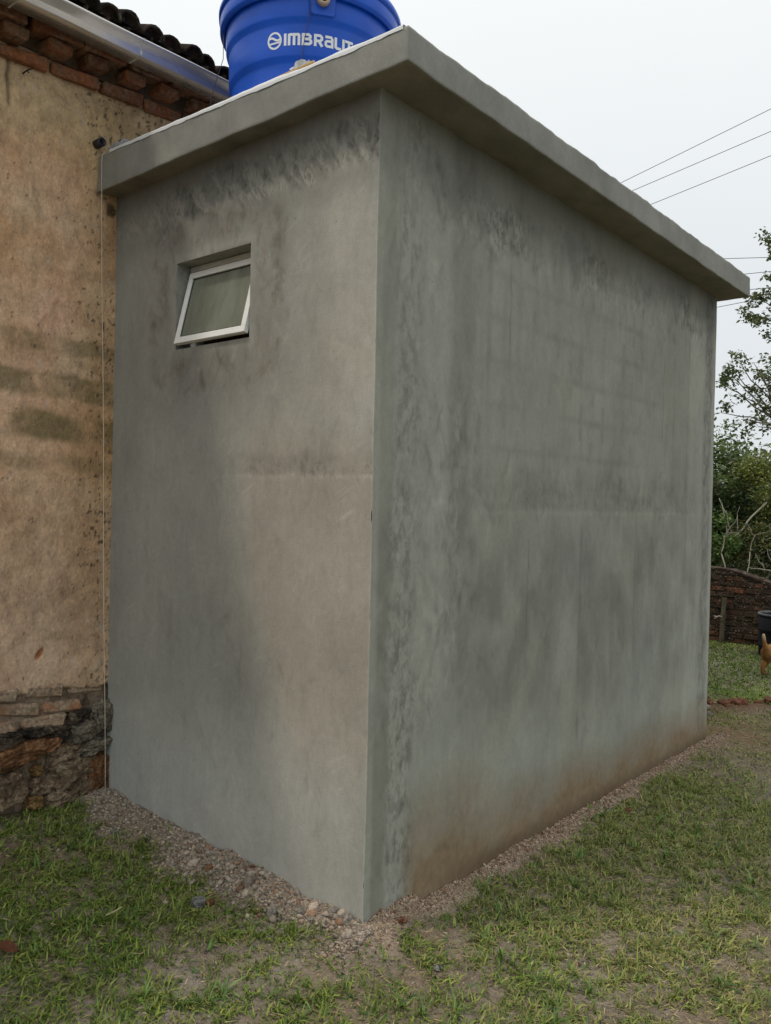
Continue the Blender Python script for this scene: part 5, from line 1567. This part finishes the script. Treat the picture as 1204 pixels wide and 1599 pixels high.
tips2 = [(14, 2.83, 5.35), (14, 2.68, 5.58), (14, 2.5, 5.65), (14, 2.72, 5.15), (14, 2.5, 5.15), (14, 2.42, 4.9), (14, 2.28, 5.4), (14, 2.2, 5.0), (14, 2.40, 6.7), (14, 2.38, 6.4), (14, 2.2, 6.6), (14, 2.35, 5.95), (14, 2.0, 6.0), (14, 1.8, 6.6)]
cl = []
for t_ in tips2:
    for k in range(4): cl.append((t_[0] + g_.uniform(-.3, .3), t_[1] + g_.uniform(-.13, .13), t_[2] + g_.uniform(-.11, .11)))
plant('tall_tree', (14.2, 0.8, -0.1), 'tall tree reaching in at the right edge with rounded leafy branch ends', 'tree',
      [((14.2, .8, -.1), (14.1, 1.2, 3.6), .13, .09), ((14.1, 1.2, 3.6), (14, 1.7, 5.2), .09, .03)] + twigs((14, 1.5, 4.6), tips2[:8], .024) + twigs((14, 1.65, 5.1), tips2[8:], .024),
      [(cl, [0.13] * len(cl), [30] * len(cl), 0.085, [(0.10, 0.125, 0.065), (0.13, 0.15, 0.08)], .3, .6)])
# wood beyond the yard, seen as one mass
cf = lump(22, 6.0, 1.6, 4, 9, 1.6, 120, 12) + lump(20, -14, 1.6, 6, 10, 1.9, 130, 13)
v, t_, c_ = leaf_cloud(cf, [1.0] * 250, [130] * 250, 0.22, DARK + GREEN, 77, .2, .8, .5)
tag(link('far_wood', np_mesh('far_wood', v, [t_], c_, smooth=False), M_LEAF), 'mass of dark trees closing off the land beyond the yard', 'wood', kind='stuff')

# ------------------------------------------------------------------ grass, straw, gravel
def in_house(x, y):
    return ((x > -0.005) & (x < LX + 0.005) & (y > -0.005)) | (y > LY - 0.01)


def scatter(n, x0, x1, y0, y1, seed):
    g = np.random.default_rng(seed)
    x, y = g.uniform(x0, x1, n), g.uniform(y0, y1, n)
    k = ~in_house(x, y)
    # only where the ground can be seen from near the camera
    vx, vy = x + 2.2527, y + 1.9439
    fwd = vx * 0.7678 + vy * 0.6406; side = vx * 0.6407 - vy * 0.7678
    k &= (fwd > 1.1) & (np.abs(side) < fwd * 0.95 + 0.9)
    return x[k], y[k], g


def blades(x, y, g, length, width, lean, cols, segs=2, hcol=None, flat=False):
    n = len(x)
    z = ground_z(x, y) - 0.004
    th = g.uniform(0, 2 * np.pi, n); L = length * g.uniform(0.45, 1.3, n); w = width * g.uniform(0.6, 1.3, n)
    ln = np.clip(g.normal(lean, 0.32, n), 0.05, 1.55)
    d = np.stack([np.cos(th), np.sin(th)], -1); s = np.stack([-np.sin(th), np.cos(th)], -1)
    V = []; tilt_ = g.normal(0.03, 0.12, n)
    for k, f in enumerate(np.linspace(0, 1, segs + 1)):
        a_ = ln * (0.45 + 0.75 * f)
        h = L * f * np.cos(a_ * 0.9); o_ = L * f * np.sin(a_ * 0.9)
        if flat: h = L * f * tilt_; o_ = L * f
        ww = w * (1.0, 0.95, 0.12)[k] if segs == 2 else w * (1 - 0.9 * f)
        px, py, pz = x + d[:, 0] * o_, y + d[:, 1] * o_, z + h
        V.append(np.stack([px - s[:, 0] * ww / 2, py - s[:, 1] * ww / 2, pz], -1)); V.append(np.stack([px + s[:, 0] * ww / 2, py + s[:, 1] * ww / 2, pz + ww * 0.25], -1))
    V = np.stack(V, 1); m = V.shape[1]
    b = np.arange(n)[:, None] * m
    F = [b + np.array([2 * k, 2 * k + 1, 2 * k + 3, 2 * k + 2]) for k in range(segs)]
    cs = np.array(cols); c = cs[g.integers(0, len(cs), n)] * g.uniform(0.5, 1.4, (n, 1))
    if hcol is not None: c = hcol(c, x, y, g)
    return V.reshape(-1, 3), np.concatenate(F), np.repeat(c, m, axis=0)


def tint(c, x, y, g):
    dry = np.clip(0.30 + 0.60 * ss(-0.3, 1.3, x - 0.6 * y) + 0.6 * fbm(x * 2, y * 2, 701, 3), 0, 1)
    dry = dry * (1 - 0.75 * ss(4.8, 5.5, x))
    tan = np.array([0.43, 0.36, 0.165])
    k = (dry * g.random(len(x)) ** 1.4 * 0.75)[:, None]
    return c * (1 - k) + tan * k


GC = [(0.112, 0.195, 0.032), (0.152, 0.235, 0.038), (0.066, 0.128, 0.026), (0.225, 0.275, 0.050)]
VV, FF, CC, b = [], [], [], 0


def acc(v, f, c):
    global b
    VV.append(v); FF.append(f + b); CC.append(c); b += len(v)


# tufts near the camera
x, y, g = scatter(44000, -2.5, 2.7, -3.1, 1.7, 801)
den = (1 - bare_mask(x, y)) * (1 - 0.96 * strip_mask(x, y))
k = g.random(len(x)) < den ** 1.7 * 1.0
x, y = x[k], y[k]
nb = g.integers(5, 12, len(x))
xx = np.repeat(x, nb) + g.normal(0, 0.011, nb.sum()); yy_ = np.repeat(y, nb) + g.normal(0, 0.011, nb.sum())
ok = ~in_house(xx, yy_); xx, yy_ = xx[ok], yy_[ok]
acc(*blades(xx, yy_, g, 0.042, 0.0050, 1.10, GC, 2, tint))
# thin cover everywhere
x, y, g = scatter(88000, -2.5, 2.9, -3.1, 1.7, 803)
k = g.random(len(x)) < np.clip(1.15 - bare_mask(x, y) * 1.15, 0.05, 1) * (1 - 0.95 * strip_mask(x, y)) * 0.75
acc(*blades(x[k], y[k], g, 0.030, 0.0036, 1.30, GC + [(0.17, 0.155, 0.07)], 2, tint))
# broad leaved rosettes
x, y, g = scatter(420, -2.3, 2.0, -2.8, 1.6, 805)
k = g.random(len(x)) < (1 - strip_mask(x, y)) * (1 - 0.7 * bare_mask(x, y)); x, y = x[k], y[k]
nb = g.integers(6, 12, len(x))
xx = np.repeat(x, nb) + g.normal(0, .006, nb.sum()); yy_ = np.repeat(y, nb) + g.normal(0, .006, nb.sum())
ok = ~in_house(xx, yy_); xx, yy_ = xx[ok], yy_[ok]
acc(*blades(xx, yy_, g, 0.075, 0.0075, 0.95, [(0.11, 0.20, 0.05), (0.14, 0.225, 0.06)], 2, None))
# a few taller tufts
x, y, g = scatter(260, -2.3, 2.6, -2.8, 1.6, 815)
k = g.random(len(x)) < (1 - strip_mask(x, y)) * (1 - 0.8 * bare_mask(x, y)); x, y = x[k], y[k]
nb = g.integers(10, 26, len(x))
xx = np.repeat(x, nb) + g.normal(0, .016, nb.sum()); yy_ = np.repeat(y, nb) + g.normal(0, .016, nb.sum())
ok = ~in_house(xx, yy_); xx, yy_ = xx[ok], yy_[ok]
acc(*blades(xx, yy_, g, 0.075, 0.0042, 0.8, GC, 2, tint))
# small round leaved weeds hugging the soil
x, y, g = scatter(1050, -2.3, 2.8, -2.9, 1.6, 817)
k = g.random(len(x)) < (1 - strip_mask(x, y)) * 0.8; x, y = x[k], y[k]
nb = g.integers(4, 9, len(x))
xx = np.repeat(x, nb) + g.normal(0, .010, nb.sum()); yy_ = np.repeat(y, nb) + g.normal(0, .010, nb.sum())
ok = ~in_house(xx, yy_); xx, yy_ = xx[ok], yy_[ok]
acc(*blades(xx, yy_, g, 0.020, 0.0110, 1.15, [(0.07, 0.145, 0.045), (0.09, 0.17, 0.055)], 2, None))
x, y, g = scatter(2600, -0.40, 0.02, -0.2, 1.7, 819)
k = g.random(len(x)) < 0.35 * ss(0.10, 0.28, -x) * np.clip(0.3 + 1.6 * fbm(x * 5, y * 5, 821, 2), 0, 1); x, y = x[k], y[k]
nb = g.integers(4, 10, len(x)); xx = np.repeat(x, nb) + g.normal(0, .010, nb.sum()); yy_ = np.repeat(y, nb) + g.normal(0, .010, nb.sum())
ok = ~in_house(xx, yy_); xx, yy_ = xx[ok], yy_[ok]
acc(*blades(xx, yy_, g, 0.042, 0.0046, 1.0, GC, 2, tint))
# middle distance
x, y, g = scatter(100000, 2.5, 5.6, -4.2, 1.7, 807)
k = g.random(len(x)) < np.clip(1.0 - bare_mask(x, y), 0, 1) ** 1.5 * (1 - 0.95 * strip_mask(x, y))
acc(*blades(x[k], y[k], g, 0.040, 0.0065, 1.05, GC, 2, tint))
# lush far lawn
x, y, g = scatter(105000, 5.0, 9.6, -4.5, 4.0, 809)
k = g.random(len(x)) < np.clip(1.05 - bare_mask(x, y), 0, 1)
acc(*blades(x[k], y[k], g, 0.034, 0.011, 0.95, [(0.13, 0.20, 0.032), (0.165, 0.235, 0.04), (0.10, 0.155, 0.028)], 2, None))
tag(link('grass', np_mesh('grass', np.concatenate(VV), [np.concatenate(FF)], np.concatenate(CC), smooth=False), M_GRASS), kind='stuff')

# dead straw lying flat
VV, FF, CC, b = [], [], [], 0
x, y, g = scatter(120000, -2.3, 4.8, -3.0, 1.7, 811)
w_ = (0.26 + 0.5 * ss(-0.2, 1.2, x - 0.6 * y)) * (1 - 0.85 * strip_mask(x, y))
k = g.random(len(x)) < w_
v, f, c = blades(x[k], y[k], g, 0.032, 0.0024, 1.45, [(0.36, 0.295, 0.16), (0.46, 0.38, 0.22), (0.26, 0.20, 0.11), (0.26, 0.24, 0.10)], 2, None, True)
v[:, 2] += 0.006 + np.repeat(g.random(k.sum()) ** 2 * 0.014, 6)
acc(v, f, c)
tag(link('dry_straw', np_mesh('dry_straw', np.concatenate(VV), [np.concatenate(FF)], np.concatenate(CC), smooth=False), M_GRASS), kind='stuff')

# gravel: angular little stones
ico = bmesh.new(); bmesh.ops.create_icosphere(ico, subdivisions=1, radius=1.0)
iv = np.array([v.co[:] for v in ico.verts]); itri = np.array([[v.index for v in f.verts] for f in ico.faces]); ico.free()


def pebbles(x, y, size, cols, g, sink=0.3, zoff=0.0):
    n = len(x); z = ground_z(x, y)
    s = size * np.exp(g.normal(0, 0.35, n))
    sc3 = np.stack([s * g.uniform(.7, 1.3, n), s * g.uniform(.7, 1.3, n), s * g.uniform(.5, .9, n)], -1)
    jit = 1 + np.clip(g.normal(0, 0.27, (n, len(iv), 1)), -.55, .6)
    th = g.uniform(0, 2 * np.pi, n); c_, s_ = np.cos(th), np.sin(th)
    p = iv[None] * jit * sc3[:, None]
    px = p[..., 0] * c_[:, None] - p[..., 1] * s_[:, None]; py = p[..., 0] * s_[:, None] + p[..., 1] * c_[:, None]
    tl = g.normal(0, 0.35, n)[:, None]
    pz = p[..., 2] + px * tl
    V = np.stack([px + x[:, None], py + y[:, None], pz + (z + s * (0.5 - sink) + zoff)[:, None]], -1)
    F = itri[None] + (np.arange(n) * len(iv))[:, None, None]
    cs = np.array(cols); col = cs[g.integers(0, len(cs), n)] * g.uniform(.6, 1.35, (n, 1))
    return V.reshape(-1, 3), F.reshape(-1, 3), np.repeat(col, len(iv), axis=0)


t = NT('gravel'); co = t.coord()
c = t.mix(1.0, t.attr('col'), t.ramp(t.noise(120, 4, 0.7, co), [(0.3, 0.65), (0.7, 1.3)]), 'MULTIPLY')
t.base(c); t.set(Roughness=0.95); t.b.inputs['Specular IOR Level'].default_value = 0.2
t.bump(t.noise(200, 4, 0.7, co), 0.5, 0.005)
M_GRAVEL = t.m
GRV = [(0.25, 0.22, 0.175), (0.31, 0.265, 0.20), (0.20, 0.175, 0.145), (0.28, 0.245, 0.20), (0.26, 0.19, 0.14), (0.38, 0.34, 0.28), (0.33, 0.265, 0.195), (0.31, 0.26, 0.205)]
VV, FF, CC, b = [], [], [], 0
g = np.random.default_rng(901)
# rubble along the short wall, coarser toward the corner
n = 15000
y = g.uniform(-0.05, 1.72, n); x = -np.abs(g.normal(0, 0.13, n)) * (0.5 + 0.5 * ss(0.05, 0.65, y)) - 0.004
k = (x > -0.42) & (g.random(n) < strip_mask(x, y) + 0.06)
k &= ~((np.hypot((x + .13) / .16, (y - 1.18) / .13) < 1) & (g.random(n) < .75))
x, y = x[k], y[k]
acc(*pebbles(x, y, 0.0050, GRV, g, 0.15))
n = 300
y = g.uniform(-0.02, 0.95, n) ** 1.0; x = -np.abs(g.normal(0.05, 0.085, n)) * (0.5 + 0.5 * ss(0.05, 0.65, y)) - 0.012
k = (x > -0.40); x, y = x[k], y[k]
acc(*pebbles(x, y, 0.0105, [(0.30, 0.26, 0.21), (0.35, 0.30, 0.24), (0.25, 0.21, 0.17), (0.32, 0.27, 0.22), (0.24, 0.15, 0.10)], g, 0.1))
n = 2600
y = g.uniform(-0.02, 1.70, n); x = -np.abs(g.normal(0, 0.02, n)) - 0.002
acc(*pebbles(x, y, 0.0036, GRV, g, 0.0))
n = 3200
x = g.uniform(0.0, 3.7, n); y = -np.abs(g.normal(0, 0.014, n)) - 0.002
acc(*pebbles(x, y, 0.0032, [(0.34, 0.26, 0.19), (0.24, 0.15, 0.10), (0.38, 0.31, 0.23)], g, 0.0))
# sand grit along the long wall
n = 9000
x = g.uniform(-0.12, 3.95, n); y = -np.abs(g.normal(0, 0.07, n)) - 0.004
k = g.random(n) < strip_mask(x, y) + .05; x, y = x[k], y[k]
acc(*pebbles(x, y, 0.0032, [(0.36, 0.28, 0.205), (0.32, 0.24, 0.17), (0.40, 0.32, 0.24), (0.36, 0.28, 0.21), (0.22, 0.125, 0.085)], g))
# soil crumbs in the grass
x, y, g2 = scatter(14000, -1.6, 3.5, -1.8, 1.7, 907)
k = g2.random(len(x)) < bare_mask(x, y) * 0.9 + 0.1
acc(*pebbles(x[k], y[k], 0.0042, [(0.23, 0.195, 0.155), (0.28, 0.245, 0.20), (0.16, 0.125, 0.09)], g2))
tag(link('gravel', np_mesh('gravel', np.concatenate(VV), [np.concatenate(FF)], np.concatenate(CC), smooth=False), M_GRAVEL), kind='stuff')

# ------------------------------------------------------------------ single stones, shards, leaf
MS_PALE = m_stone('pale_mortar_chunk', (0.17, 0.155, 0.13), (0.27, 0.25, 0.215), (0.36, 0.335, 0.29), 20)
MS_COOL = m_stone('cool_grey_chunk', (0.12, 0.125, 0.12), (0.21, 0.215, 0.205), (0.32, 0.315, 0.29), 22)
MS_RED = m_stone('red_brick_shard', (0.10, 0.045, 0.028), (0.19, 0.078, 0.045), (0.27, 0.15, 0.10), 20)


def rock(name, x, y, r, mat, label, cat, seed, fl=(1, .8, .6), rz=0.0, group=None):
    me = stone_mesh(name, r * fl[0], r * fl[1], r * fl[2], seed, 2, 0.30, 0.5)
    o = link(name, me, mat); o.location = (x, y, float(ground_z(np.array([x]), np.array([y]))[0]) + r * fl[2] * 0.45); o.rotation_euler = (0.1, 0.12, rz)
    return tag(o, label, cat, group)


rock('mortar_chunk', -0.285, 0.590, 0.034, MS_COOL, 'crumbly cool grey mortar chunk in the grass below the rubble', 'mortar chunk', 41, (1.3, .9, .6), 0.8)
rock('stone', -0.235, 0.640, 0.016, MS_PALE, 'rounded whitish stone at the rubble edge above the cool grey chunk', 'stone', 42)
rock('brick_shard', -0.250, 0.560, 0.020, MS_RED, 'dark red brick shard beside the whitish stone', 'brick shard', 43, (1.2, .8, .6))
rock('brick_shard', -0.045, 0.565, 0.022, MS_RED, 'orange red brick shard on the rubble close to the annex wall', 'brick shard', 44, (1.1, .7, .8), 0.5)
rock('brick_shard', -0.145, 0.705, 0.021, MS_BROWN, 'brown brick shard in the middle of the rubble strip', 'brick shard', 45, (1, .7, .9), 0.3)
rock('stone', -0.145, 0.330, 0.030, MS_PALE, 'upright pale stone leaning out of the rubble in the grass', 'stone', 46, (.7, .6, 1.1))
rock('stone', -0.080, 0.245, 0.027, MS_PALE, 'pale stone in a pair on the rubble near the annex corner', 'stone', 47)
rock('stone', -0.088, 0.180, 0.020, MS_PALE, 'small round pale stone of the pair near the annex corner', 'stone', 48)
rock('stone', -0.030, 0.125, 0.028, MS_PALE, 'pale stone touching the annex wall just left of the corner', 'stone', 49)
rock('mortar_chunk', -0.030, 0.055, 0.030, MS_PALE, 'knobbly pale mortar chunk right at the foot of the annex corner', 'mortar chunk', 50, (1, .8, .8), 1.2)
rock('stone', -0.200, 1.300, 0.017, MS_COOL, 'grey green pebble in the grass left of the sandy patch', 'stone', 51)
rock('stone', 0.830, -0.815, 0.017, MS_PALE, 'flat pale stone lying alone in the straw on the right', 'stone', 52, (1.4, .8, .4))
rock('stone', 0.055, -0.30, 0.018, MS_COOL, 'small grey stone half sunk in the turf right of the corner', 'stone', 53, (1.2, .9, .5))
rock('clod', 0.135, -0.075, 0.020, MS_RED, 'red clay clod on the sand beside the annex corner', 'clod', 54, (1.3, .8, .6))
rock('clod', 1.95, -0.16, 0.024, MS_BROWN, 'dark brown clod on the sand strip along the long wall', 'clod', 55, (1, .8, .7))
# curled dead leaf
bm = bmesh.new(); vs = []
for i in range(7):
    t_ = i / 6; w = 0.021 * math.sin(math.pi * min(1, t_ * 0.95 + 0.03)) + 0.001
    vs.append([bm.verts.new((0.075 * (t_ - .5), w, 0.012 + 0.010 * math.sin(t_ * 5))), bm.verts.new((0.075 * (t_ - .5), 0, 0.004 + 0.008 * math.sin(t_ * 5))), bm.verts.new((0.075 * (t_ - .5), -w, 0.013 + 0.008 * math.sin(t_ * 5)))])
for a_, b_ in zip(vs, vs[1:]):
    for k in range(2): bm.faces.new((a_[k], b_[k], b_[k + 1], a_[k + 1]))
bmesh.ops.solidify(bm, geom=list(bm.faces), thickness=0.0008)
o = bm_obj('dead_leaf', bm, m_simple('rust_leaf', (0.17, 0.065, 0.030), 0.8, 0, 0.3, 60), None, True)
o.location = (-0.945, 0.745, float(ground_z(np.array([-.945]), np.array([.745]))[0]) + 0.02); o.rotation_euler = (0.3, 0.1, -0.9)
tag(o, 'curled rust brown dead leaf in the grass at the left edge', 'leaf')
bm = bmesh.new()
zt0 = float(ground_z(np.array([-.575]), np.array([.736]))[0]) + 0.028
tube(bm, [(-0.60, 0.72, zt0 - .01), (-0.575, 0.705, zt0), (-0.545, 0.70, zt0 + .008)], [0.0025, 0.003, 0.002], 5)
tag(bm_obj('dry_stalk', bm, m_simple('straw_stalk', (0.40, 0.34, 0.21), 0.8)), 'pale dry stalk lying across the thick grass on the left', 'stalk')

# broken bricks across the yard
random.seed(13)
shard = [stone_mesh('broken_brick', .060, .045, .030, s, 2, 0.25, 0.6) for s in (61, 62, 63, 64)]
pale = [stone_mesh('pale_rubble', .035, .03, .022, s, 2, 0.25, 0.5) for s in (71, 72)]
labels = ['reddish broken brick in the rubble row, close to the annex corner', 'second reddish broken brick in the rubble row from the annex corner', 'low reddish broken brick sunk in the rubble row', 'wide reddish broken brick in the middle of the rubble row', 'reddish broken brick just right of the middle of the rubble row', 'tallest broken brick of the rubble row', 'reddish broken brick right of the tallest in the rubble row', 'rightmost reddish broken brick of the rubble row']
for i, lab in enumerate(labels):
    s_ = -0.02 + i * 0.075
    x = 4.74 + s_ * 1.0 + random.uniform(-.07, .07); y = 0.30 - s_ * 1.0 + random.uniform(-.04, .04)
    o = link('broken_brick', shard[i % 4], MS_RED); sc_ = (1.25 if i == 5 else random.uniform(.75, 1.05))
    o.scale = (sc_, sc_, sc_); o.location = (x, y, float(ground_z(np.array([x]), np.array([y]))[0]) + 0.008 + 0.012 * (i == 5)); o.rotation_euler = (random.uniform(-.2, .2), random.uniform(-.2, .2), random.uniform(0, 6))
    tag(o, lab, 'brick', 'broken bricks in a row across the yard')
for i, (x, y, lab) in enumerate(((4.56, 0.30, 'pale rounded stone in front of the broken brick row'), (4.42, 0.24, 'flat whitish stone nearest the camera by the broken brick row'), (5.10, -0.06, 'pale stone at the right end of the broken brick row'))):
    o = link('stone', pale[i % 2], MS_PALE); o.location = (x, y, float(ground_z(np.array([x]), np.array([y]))[0]) + 0.015); o.rotation_euler = (0, .1, i)
    tag(o, lab, 'stone')
